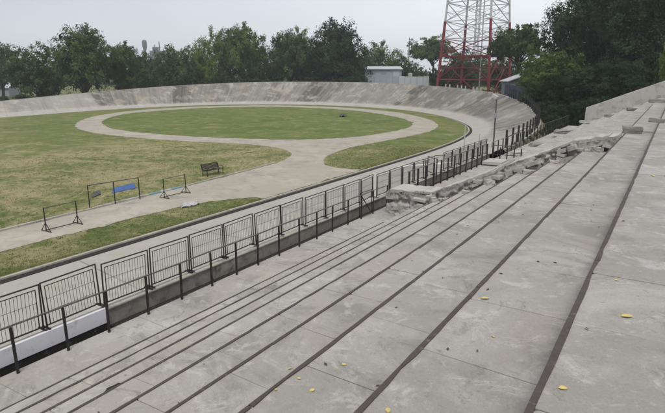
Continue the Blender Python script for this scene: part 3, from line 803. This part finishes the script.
leaf(344, 365, .055, 'ragged pale yellow leaf on the third step, just above the bright bottom leaf')
leaf(388, 411, .06, 'yellow leaf cut by the bottom edge of the photo')
leaf(290, 369, .05, 'yellow leaf lying against the rusty edge strip above the bright bottom leaf')
leaf(276, 390, .042, 'dull yellow leaf against the rusty edge strip, left of the bright bottom leaf')
leaf(299, 379, .042, 'olive leaf beside the rusty edge strip, between two yellow leaves')
leaf(493, 337, .04, 'tiny yellow leaf lying alone below the large yellow leaf')
leaf(617, 281, .05, 'pale yellow leaf high on the topmost step near the pale patch')
leaf(653, 176, .10, 'faint yellow leaf far up the topmost step near the right edge')
leaf(538, 262, .055, 'small brown leaf on the second step, the left of a pair', 'leaf_brown')
leaf(555, 263, .055, 'small brown leaf on the second step, the right of a pair', 'leaf_brown')
leaf(501, 274, .05, 'dark brown leaf beside the rusty edge above the large yellow leaf', 'leaf_brown')
leaf(300, 305, .05, 'pale leaf lying midway down the lower steps, alone', 'leaf_yellow')

lt = MB(); r = random.Random(61)
for k in range(240):
    i = r.randrange(0, 9); xr = EX[i-1] if i else .4; x = xr-.02-abs(r.gauss(0, .10)) if r.random() < .6 else r.uniform(EX[i]+.06, xr); y = 1.5+14*r.random()**1.3; x = max(x, EX[i]+.06)
    sz_ = r.uniform(.008, .024); a_ = r.random()*6.28; z = EZ[i]+.006
    p_ = [Vector((x+sz_*c*math.cos(a_+t), y+sz_*c*math.sin(a_+t), z+r.uniform(0, .008))) for t, c in ((0, 1.4), (1.6, .6), (3.14, 1.3), (4.7, .6))]
    lt.poly(p_)
tag(lt.build('leaf_litter', M['leaf_brown']), 'tiny scattered brown crumbs of dry leaf on the steps', 'litter', kind='stuff')

# ------------------------------------------------------------ lattice tower
def tower():
    c = far_at(473, 128); root = thing('lattice_tower', 'tall lattice mast painted red below and white above, behind the far bank', 'tower', (c.x, c.y, 0))
    al = YAW+rad(21-14.7)
    def corner(k, z):
        rr_ = 9.1-2.05*z/25; a = al+k*math.pi/2; return Vector((rr_*math.cos(a), rr_*math.sin(a), z))
    zs = [0, 5.2, 10.4, 14.2, 18.0, 22.0, 26.0, 30.0, 34.0, 38.0]
    ZR = 18.0
    for k in range(4):
        mb = MB(); mb.bar(corner(k, 0), corner(k, ZR), .48); lg = mb.build('leg', M['red'], root)
        mb = MB(); mb.bar(corner(k, ZR), corner(k, 38), .36); mb.build('leg', M['towerwhite'], root)
        mb = MB(); mb.cbox(corner(k, .3), (1.3, 1.3, 1.0)); mb.build('footing', M['kerbstone'], root)
    for k in range(4):
        for a, b in zip(zs, zs[1:]):
            mb = MB(); red = b <= 14.3
            p0, p1, q0, q1 = corner(k, a), corner(k+1, a), corner(k, b), corner(k+1, b); mid = (q0+q1)/2
            t = .17 if red else .13
            if b <= 10.5:
                mb.bar(p0, mid, t); mb.bar(p1, mid, t); mb.bar(p0.lerp(mid, .5), p0.lerp(q0, .55), t*.8); mb.bar(p1.lerp(mid, .5), p1.lerp(q1, .55), t*.8); mb.bar(p0.lerp(mid, .5), p1.lerp(mid, .5), t*.8); mb.bar(p0.lerp(mid, .5), p0.lerp(p1, .5), t*.8); mb.bar(p1.lerp(mid, .5), p0.lerp(p1, .5), t*.8)
            else:
                x_ = (p0+p1+q0+q1)/4; mb.bar(p0, q1, t); mb.bar(p1, q0, t)
                for c_, d_ in ((p0, q0), (p1, q1)): mb.bar(c_.lerp(d_, .5), x_, t*.6); mb.bar(c_.lerp(d_, .5), c_.lerp(x_, .5), t*.5)
            mb.build('bracing', M['red'] if red else M['towerwhite'], root)
            mb = MB(); mb.bar(q0, q1, .22 if red else .16); mb.build('cross_beam', M['red'] if b <= 10.5 else M['towerwhite'], root)
    # plan bracing and inner cable mast
    mb = MB()
    for z in (10.4,):
        ms = [(corner(k, z)+corner(k+1, z))/2 for k in range(4)]
        for k in range(4): mb.bar(ms[k], ms[(k+1) % 4], .2)
        mb.bar(ms[0], ms[2], .2); mb.bar(ms[1], ms[3], .2)
    mb.build('deck_bracing', M['red'], root)
    mb = MB()
    for z in (2.6, 5.2, 7.8):
        for k in range(4):
            p, q = corner(k, z), corner(k+1, z); mb.bar(p.lerp(q, .12), p.lerp(q, .88), .10)
            mb.bar(p.lerp(q, .3), corner(k, z+2.6).lerp(corner(k+1, z+2.6), .7), .09)
            mb.bar(p, corner(k+2, z+2.6).lerp(p, .5), .09)
    mb.build('inner_struts', M['rust'], root)
    mb = MB(); w = .42
    cs = [(w,w),(-w,w),(-w,-w),(w,-w)]
    for x, y in cs: mb.bar((x, y, 10.4), (x, y, 40), .11)
    z = 10.4
    while z < 39:
        for k in range(4):
            (x0, y0), (x1, y1) = cs[k], cs[(k+1) % 4]; mb.bar((x0,y0,z),(x1,y1,z+1.3), .05); mb.bar((x0,y0,z),(x1,y1,z), .05)
        z += 1.3
    mb.build('cable_mast', M['towerwhite'], root)
    mb = MB(); mb.tube([(1.2, .3, 0), (1.2, .3, 40)], .14, 6); mb.build('pipe', M['towerwhite'], root)
tower()

# ------------------------------------------------------------ trees
def tube_path(p, q, r0, r1, bend, rr_, mb, n=5):
    p, q = Vector(p), Vector(q); side = Vector((rr_.uniform(-1,1), rr_.uniform(-1,1), rr_.uniform(-.3,.6)))*bend*(q-p).length
    P = [p.lerp(q, t/n)+side*math.sin(math.pi*t/n) for t in range(n+1)]
    mb.tube(P, [r0+(r1-r0)*t/n for t in range(n+1)], 7)
CR = {}
def crown_meshes(key, seed, rx, rz, zc, nl, nleaf, leaf_, trunk_r, mat, lobe=(.26, .42), flat=1.0, base_cut=-.8, gap=.0):
    """a tapered trunk with limbs and a crown of small leaf faces gathered in uneven clumps"""
    r_ = random.Random(seed); g = np.random.default_rng(seed)
    lobes = []
    while len(lobes) < nl:
        d = Vector((r_.gauss(0,1), r_.gauss(0,1), r_.gauss(.15,1))).normalized()
        if d.z < base_cut: continue
        s = r_.uniform(*lobe); k = min(r_.uniform(.50, .84), 1.06-s); c = Vector((d.x*rx*k, d.y*rx*k, zc+d.z*rz*k))
        lobes.append((c, s*rx, s*rz*.8*flat+.25*rx*s))
    w = np.array([l[1]**2 for l in lobes]); cnt = (w/w.sum()*nleaf*.86).astype(int)
    C = []; N_ = []
    for (c, a, b), m in zip(lobes, cnt):
        # sub-clumps over the lobe so that the outline stays leafy and uneven
        ns = max(8, int(m/40)); sd = g.normal(size=(ns, 3)); sd /= np.linalg.norm(sd, axis=1)[:, None]
        sr = g.uniform(.62, 1.04, ns); pick = g.integers(0, ns, m)
        P = sd[pick]*sr[pick][:, None]+g.normal(0, .13, (m, 3))
        C.append(np.array(c)+P*np.array([a, a, b])); N_.append(sd[pick]+g.normal(0, .30, (m, 3))+np.array([0, 0, .40]))
    m = int(nleaf*.14); P = g.normal(size=(m, 3)); P /= np.linalg.norm(P, axis=1)[:, None]; P *= g.uniform(.2, .8, (m, 1))
    P = P[P[:, 2] > base_cut]; C.append(P*np.array([rx, rx, rz])+np.array([0, 0, zc])); N_.append(g.normal(size=P.shape))
    C = np.concatenate(C); N_ = np.concatenate(N_); N_ /= np.linalg.norm(N_, axis=1)[:, None]
    hx = 5/np.percentile(np.hypot(C[:, 0], C[:, 1]), 98.5); hz = 10/np.percentile(C[:, 2], 99.8)
    t1 = np.cross(N_, g.normal(size=N_.shape)); t1 /= np.linalg.norm(t1, axis=1)[:, None]+1e-9; t2 = np.cross(N_, t1)
    sz = leaf_*g.uniform(.55, 1.25, len(C))[:, None]; C = C*np.array([hx, hx, hz])
    lobes = [(Vector((c.x*hx, c.y*hx, c.z*hz)), a, b) for c, a, b in lobes]; zc *= hz; rz *= hz
    q = np.stack([C-t1*sz, C-t2*sz*.55, C+t1*sz, C+t2*sz*.55], 1).reshape(-1, 3)
    rnd = np.repeat(g.random(len(C))**1.5, 4)
    tr = MB(); zb = zc-rz*.55
    tube_path((0,0,-.3), (r_.uniform(-.4,.4), r_.uniform(-.4,.4), zb), trunk_r, trunk_r*.72, .04, r_, tr, 6)
    tr.tube([(0,0,-.3),(0,0,.35)], [trunk_r*1.6, trunk_r*1.05], 8)
    for c, a, b in sorted(lobes, key=lambda l: -l[1])[:14]:
        s0 = Vector((0, 0, zb-r_.random()*rz*.25)); tube_path(s0, c, trunk_r*.42, trunk_r*.10, .10, r_, tr, 5)
    CR[key] = (q, np.arange(len(q)).reshape(-1, 4), rnd, tr, mat)
def plant(key, name, loc, label, cat='tree', sc=(1, 1, 1), rz=0, mat=None, group=None):
    root = thing(name, label, cat, loc, rz, group); root.scale = sc
    if 'ob' not in CR.setdefault(('ob', key), {}):
        q, F, rnd, tr, m = CR[key]
        a = raw_mesh('crown', q, F, M[m], root, {'rnd': rnd}); b = tr.build('trunk', M['bark'], root, True); CR[('ob', key)]['ob'] = (a, b)
    else:
        for s in CR[('ob', key)]['ob']:
            c = s.copy(); COL.objects.link(c); c.parent = root
    if mat:
        cr_ = [c for c in root.children if c.name.startswith('crown')][0]
        if cr_.data.materials[0] != M[mat]:
            cr_.data = cr_.data.copy(); cr_.data.materials[0] = M[mat]
    return root
# unit crowns about 10 m wide and 10 m tall: scaled where they stand
crown_meshes('dome', 1, 5, 4.5, 5.2, 46, 21000, .17, .34, 'leaf_dark', (.26, .40))
crown_meshes('round', 2, 5, 4.2, 5.6, 40, 19000, .17, .32, 'leaf_mid', (.24, .38))
crown_meshes('loose', 3, 5, 4.2, 5.6, 32, 15000, .165, .28, 'leaf_light', (.22, .34))
crown_meshes('umbrella', 4, 5.2, 2.9, 7.2, 30, 14000, .17, .24, 'leaf_dark', (.22, .34), 1.0, -.35)
crown_meshes('bush', 5, 5, 4.8, 4.6, 36, 14000, .20, .20, 'leaf_dark', (.26, .40), 1.0, -.95)
TREES = [  # kind, px centre, px width, top y, distance, material, label
 ('dome', 3, 46, 40, 150, 'leaf_dark', 'dim hazy tree at the left edge of the photo, behind the low bank'),
 ('bush', 40, 60, 43, 118, 'leaf_dark', 'broad low dark tree left of the tall dome shaped tree'),
 ('dome', 87, 66, 26, 114, 'leaf_dark', 'tall dark dome shaped tree, highest of those on the left'),
 ('round', 129, 44, 43, 122, 'leaf_dark', 'loose dark tree just right of the tall left dome'),
 ('bush', 172, 44, 46, 142, 'leaf_dark', 'low dark round tree below the far masts'),
 ('loose', 213, 46, 28, 150, 'leaf_light', 'light green tree with a pale ragged top, left of the twin mid green tree'),
 ('round', 245, 54, 25, 146, 'leaf_mid', 'mid green spreading tree right beside the light green one'),
 ('round', 291, 48, 31, 146, 'leaf_dark', 'dark tree with a paler tree behind its top, left of the widest dome'),
 ('loose', 296, 44, 28, 168, 'leaf_light', 'pale green tree showing only its top behind a darker one'),
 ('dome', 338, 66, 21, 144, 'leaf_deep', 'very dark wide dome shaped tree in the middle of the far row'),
 ('loose', 384, 50, 42, 178, 'leaf_mid', 'hazy mid green tree behind the pale long shed'),
 ('umbrella', 431, 54, 37, 185, 'leaf_mid', 'hazy flat topped tree between the shed and the red tower'),
 ('bush', 470, 60, 50, 175, 'leaf_mid', 'hazy tree seen through the legs of the tower'),
 ('umbrella', 516, 66, 25, 108, 'leaf_dark', 'dark umbrella shaped tree with a bare leaning trunk right of the tower'),
 ('bush', 405, 44, 58, 160, 'leaf_dark', 'low dark tree right behind the white panel fence'),
 ('bush', 452, 50, 60, 150, 'leaf_deep', 'low dark tree close behind the tower base'),
 ('bush', 505, 40, 52, 135, 'leaf_dark', 'dark tree low behind the umbrella shaped tree'),
 ('bush', 315, 46, 44, 158, 'leaf_deep', 'dark tree filling the gap left of the widest dome'),
 ('bush', 268, 44, 46, 160, 'leaf_dark', 'dark tree filling the gap between the mid green tree and its right neighbour'),
 ('bush', 193, 40, 47, 160, 'leaf_dark', 'dark tree in the gap left of the light green tree'),
 ('bush', 152, 44, 54, 165, 'leaf_dark', 'low dark tree below the far water tower'),
 ('bush', 362, 40, 50, 165, 'leaf_dark', 'dark tree between the widest dome and the pale shed'),
]
r = random.Random(9)
for kd, px, w, ty, dist, mt, lab in TREES:
    p = far_at(px, dist); W = w/548*dist; top = EYE+(76-ty)/564*dist
    plant(kd, 'leafy_tree', p, lab, 'tree', (W/10, W/10, top/10), r.uniform(0, 6.28), mt)
# bushes along the back of the far bank
for k in range(30):
    px = 4+15.2*k+r.uniform(-4, 4)
    if px > 372 and px < 436: continue
    dist = 112+r.uniform(0, 8) if px < 125 else 136+r.uniform(0, 6); p = far_at(px, dist); s = r.uniform(.42, .66) if px > 125 else r.uniform(.22, .4)
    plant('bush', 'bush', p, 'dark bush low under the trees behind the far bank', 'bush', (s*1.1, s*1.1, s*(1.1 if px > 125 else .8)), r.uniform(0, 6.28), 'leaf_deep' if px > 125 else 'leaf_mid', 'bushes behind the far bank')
# far wood closing the horizon
g = np.random.default_rng(12); C = []
for k in range(150):
    px = -120+1000*(k+g.random())/150; dist = 330+130*g.random(); p = far_at(px, dist); h = 7+7*g.random(); w = 8+5*g.random()
    m = 220; d = g.normal(size=(m, 3)); d /= np.linalg.norm(d, axis=1)[:, None]; d[:, 2] = abs(d[:, 2]); d *= g.uniform(.6, 1.05, (m, 1))
    C.append(np.array(p)+d*np.array([w, w, h]))
C = np.concatenate(C); m = len(C); N_ = g.normal(size=(m, 3)); N_ /= np.linalg.norm(N_, axis=1)[:, None]
t1 = np.cross(N_, g.normal(size=(m, 3))); t1 /= np.linalg.norm(t1, axis=1)[:, None]; t2 = np.cross(N_, t1); sz = g.uniform(.7, 1.6, (m, 1))
q = np.stack([C-t1*sz, C-t2*sz*.6, C+t1*sz, C+t2*sz*.6], 1).reshape(-1, 3)
tag(raw_mesh('far_wood', q, np.arange(len(q)).reshape(-1, 4), M['leaf_mid'], attr={'rnd': np.repeat(g.random(m), 4)}), 'hazy far wood closing the horizon behind the stadium', 'wood', kind='stuff')

# the big dark trees beyond the end of the stand
crown_meshes('great', 21, 5, 5.0, 5.0, 90, 90000, .090, .26, 'leaf_deep', (.15, .27), 1.0, -.97)
crown_meshes('low_green', 22, 5, 3.8, 5.0, 44, 34000, .13, .20, 'leaf_mid', (.18, .30), .8, -.8)
def big(kd, px, dist, W, H, lab, mt, rz):
    p = far_at(px, dist); plant(kd, 'leafy_tree', p, lab, 'tree', (W/10, W/10, H/10), rz, mt)
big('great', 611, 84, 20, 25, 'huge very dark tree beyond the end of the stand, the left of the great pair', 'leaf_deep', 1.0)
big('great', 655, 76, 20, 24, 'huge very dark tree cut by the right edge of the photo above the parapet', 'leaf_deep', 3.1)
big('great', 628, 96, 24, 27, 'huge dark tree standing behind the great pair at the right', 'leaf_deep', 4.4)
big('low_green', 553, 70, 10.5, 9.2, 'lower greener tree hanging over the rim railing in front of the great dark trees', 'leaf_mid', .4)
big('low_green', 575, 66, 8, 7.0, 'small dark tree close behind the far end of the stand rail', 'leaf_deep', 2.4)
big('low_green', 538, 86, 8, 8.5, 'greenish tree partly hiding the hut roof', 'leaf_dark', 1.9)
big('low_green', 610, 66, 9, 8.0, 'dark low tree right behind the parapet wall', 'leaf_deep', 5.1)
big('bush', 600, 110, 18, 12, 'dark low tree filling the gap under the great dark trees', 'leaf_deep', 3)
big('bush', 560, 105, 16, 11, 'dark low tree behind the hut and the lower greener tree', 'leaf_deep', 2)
for bx, by, sz_ in ((-9.62, 40, .55), (-9.66, 42.5, .62), (-9.7, 45, .7), (-9.85, 47.5, .8), (-9.95, 50, 1.0), (-10.1, 52.2, 1.1), (-10.2, 54.5, 1.3), (-10.3, 57, 1.5), (-10.9, 60.5, 2.2), (-11.5, 65, 3.2), (-9.4, 66, 3.6), (-13.5, 69, 3.4), (-7.6, 67, 4.2), (-11, 71, 4.6), (-5.2, 66.5, 4.2), (-15.5, 74, 4.4), (-8.5, 73, 5.5), (-2.8, 66, 3.8)):  # dark bushes added to stand for the tree shade lying in this gap
    plant('bush', 'bush', (bx, by, .2), 'added dark bush standing for tree shade in the gap between stand end and banked curve', 'bush', (sz_/10, sz_/8, max(sz_, 1.25)/11), by*0, 'leaf_deep', 'bushes added for shade in the gap by the stand end')
big('loose', 672, 58, 4.5, 12.5, 'light green leafy tree just entering the photo at the right edge', 'leaf_light', 2)

# ------------------------------------------------------------ buildings behind the bank
def frame_at(px0, px1, dist):
    a, b = far_at(px0, dist), far_at(px1, dist); d = b-a; return a, math.atan2(d.y, d.x), d.length
def zpx(y, dist): return EYE+(76-y)/564*dist
a, rz, W = frame_at(365, 401, 146)
sh = thing('long_shed', 'long pale blue grey shed with a flat sheet roof behind the far bank', 'shed', (a.x, a.y, 0), rz)
zt = zpx(68.5, 146)
mb = MB(); mb.box((0, 0, 0), (W, 5, zt-.25)); mb.build('wall', M['bluesheet'], sh)
mb = MB()
mb.add([(-.3,-.4,zt-.24),(W+.3,-.4,zt-.24),(W+.3,5.3,zt+.5),(-.3,5.3,zt+.5),(-.3,-.4,zt-.10),(W+.3,-.4,zt-.10),(W+.3,5.3,zt+.64),(-.3,5.3,zt+.64)], [(0,3,2,1),(4,5,6,7),(0,1,5,4),(1,2,6,5),(2,3,7,6),(3,0,4,7)])
mb.build('roof', M['sheet'], sh)
mb = MB(); mb.box((W-2.2, -.03, .5), (W-.6, .01, zt-.6)); mb.build('door', M['sheet'], sh)
for x in (1.4, 4.2): 
    mb = MB(); mb.box((x, -.03, zt-1.5), (x+1.4, .01, zt-.8)); mb.build('window', M['greywall'], sh)
a, rz, W = frame_at(374, 428.5, 142)
pf = thing('panel_fence', 'white sheet panel fence with dark joints in front of the long shed', 'fence', (a.x, a.y, 0), rz)
zt = zpx(76.3, 142); n = 9
for k in range(n):
    mb = MB(); mb.box((W*k/n+.05, 0, 1), (W*(k+1)/n-.05, .08, zt-(.25 if k < 3 else 0)+.05*math.sin(k*5))); mb.build('panel', M['sheet'] if k > 3 else M['bluesheet'], pf)
    mb = MB(); mb.box((W*k/n-.05, .09, 0), (W*k/n+.05, .2, zt-.1)); mb.build('post', M['greywall'], pf)
for (px, lab, w_, y0, y1, mt) in ((409.5, 'small white tank standing up behind the white panel fence', 1.2, 73, 80, 'plastic'),):
    p = far_at(px, 145); z0, z1 = 0, zpx(y0, 145)
    t = thing('water_tank', lab, 'tank', p); mb = MB(); mb.tube([(0,0,z1-1.6),(0,0,z1-.15),(0,0,z1)], [w_*.5, w_*.5, w_*.25], 12); mb.build('barrel', M[mt], t)
    mb = MB()
    for s_ in (-.4, .4): mb.box((s_-.05, -.05, 0), (s_+.05, .05, z1-1.6))
    mb.build('stand', M['greywall'], t)
a, rz, W = frame_at(506, 525, 98)
ht = thing('small_hut', 'small grey hut with a pale sloping roof half hidden by the greenish tree', 'hut', (a.x, a.y, 0), rz)
z0, z1 = zpx(82, 98), zpx(71.5, 98)
mb = MB(); mb.box((.2, 0, 0), (W, 4, z0)); mb.build('wall', M['greywall'], ht)
mb = MB(); mb.add([(-.2,-.5,z0+.02),(W+.2,-.5,z0+1.4),(W+.2,4.4,z0+1.4),(-.2,4.4,z0+.02),(-.2,-.5,z0+.16),(W+.2,-.5,z0+1.55),(W+.2,4.4,z0+1.55),(-.2,4.4,z0+.16)], [(0,3,2,1),(4,5,6,7),(0,1,5,4),(1,2,6,5),(2,3,7,6),(3,0,4,7)])
mb.build('roof', M['roofing'], ht)
mb = MB(); mb.box((W*.4, -.03, 1), (W*.7, .01, z0-.6)); mb.build('window', M['darkgap'], ht)
# dark sheet fence and pale posts along the rim below the tower
df = thing('sheet_fence', 'dark bluish sheet fence along the rim between the tower and the hut', 'fence', (0, 0, 0))
idx = [i for i in range(len(S)-1) if -29.5 < S[i][0] < -23.5 and S[i][1] > 60]
last = None
for i in idx:
    d = out_dir(i); p = Vector((S[i][2]+d[0]*1.2, S[i][3]+d[1]*1.2, S[i][4]-.4))
    if last is not None:
        u = (p-last).normalized(); t = MB(); a_, b_ = last+u*.06, p-u*.06
        nn = Vector((u.y, -u.x, 0))*.04
        t.add([a_-nn, b_-nn, b_+nn, a_+nn]+[q_+Vector((0,0,2.0)) for q_ in (a_-nn, b_-nn, b_+nn, a_+nn)], [(0,3,2,1),(4,5,6,7),(0,1,5,4),(1,2,6,5),(2,3,7,6),(3,0,4,7)])
        t.build('panel', M['darksheet'], df)
    last = p
for k in range(8):
    i = min(range(len(S)), key=lambda j: abs(S[j][2]-(-27.5-1.35*k))+(100 if S[j][1] < 60 else 0)); d = out_dir(i); f = S[i]
    o = MB(); o.box((-.10, -.10, -.3), (.10, .10, .55)); o = o.build('rim_post', M['render']); o.location = (f[2]+d[0]*.6, f[3]+d[1]*.6, f[4])
    tag(o, 'short pale post in the row along the rim below the tower', 'post', 'pale posts along the rim below the tower')

# left background: shed roof, water tower, masts
a, rz, W = frame_at(-14, 9, 165)
ls = thing('low_shed', 'low pale roofed shed at the far left beyond the bank', 'shed', (a.x, a.y, 0), rz)
mb = MB(); mb.box((0, 0, 0), (W, 6, 2.6)); mb.build('wall', M['greywall'], ls)
mb = MB(); mb.add([(-.4,-.5,2.5),(W+.4,-.5,2.5),(W+.4,3,4.0),(-.4,3,4.0),(W+.4,6.5,2.5),(-.4,6.5,2.5)], [(0,1,2,3),(3,2,4,5)]); mb.build('roof', M['sheet'], ls)
p = far_at(147.5, 420); wt = thing('water_tower', 'distant grey water tower with a wide head above the trees on the left', 'water tower', p)
zt = zpx(40.5, 420)
mb = MB(); mb.tube([(0,0,0),(0,0,zt-6)], [1.1, .9], 14); mb.build('shaft', M['hazegrey'], wt)
mb = MB(); mb.tube([(0,0,zt-8),(0,0,zt-4.5),(0,0,zt-1.2),(0,0,zt)], [.9, 1.7, 1.7, 1.2], 16); mb.build('tank', M['hazegrey'], wt)
for px, ty, lab in ((157, 45, 'far thin mast just right of the distant water tower'), (162, 42, 'far thin mast, the right one of the two beside the water tower'), (408, 38, 'far thin mast above the trees right of the pale shed')):
    p = far_at(px, 400); m_ = thing('thin_mast', lab, 'mast', p); h = zpx(ty, 400)
    s = MB(); s.tube([(0,0,0),(0,0,h)], [.7, .3], 6); s.build('shaft', M['hazegrey'], m_)
    s = MB(); s.cbox((0, 0, h*.86), (2.2, .5, .4)); s.build('crossarm', M['hazegrey'], m_)
a, rz, W = frame_at(152, 172, 430); fb = thing('far_building', 'faint pale building block on the horizon below the masts', 'building', (a.x, a.y, 0), rz)
zt = zpx(51, 430)
mb = MB(); mb.box((0, 0, 0), (W, 14, zt)); mb.build('wall', M['hazegrey'], fb)
mb = MB(); mb.box((W*.1, 2, zt+.02), (W*.3, 8, zt+3)); mb.build('roof', M['hazegrey'], fb)

# ------------------------------------------------------------ the hazy air
hz = MB(); hz.box((-1250, -1250, -1.06), (1250, 1250, 48)); hm = bpy.data.materials.new('haze'); hm.use_nodes = True
t_ = hm.node_tree; t_.nodes.remove(t_.nodes['Principled BSDF']); pv = t_.nodes.new('ShaderNodeVolumePrincipled')
pv.inputs['Color'].default_value = (.86, .90, .95, 1); pv.inputs['Density'].default_value = .00050; pv.inputs['Anisotropy'].default_value = .2
t_.links.new(pv.outputs[0], t_.nodes['Material Output'].inputs['Volume'])
tag(hz.build('haze', hm), 'thin pale haze in the air over the whole ground', 'haze', kind='stuff')
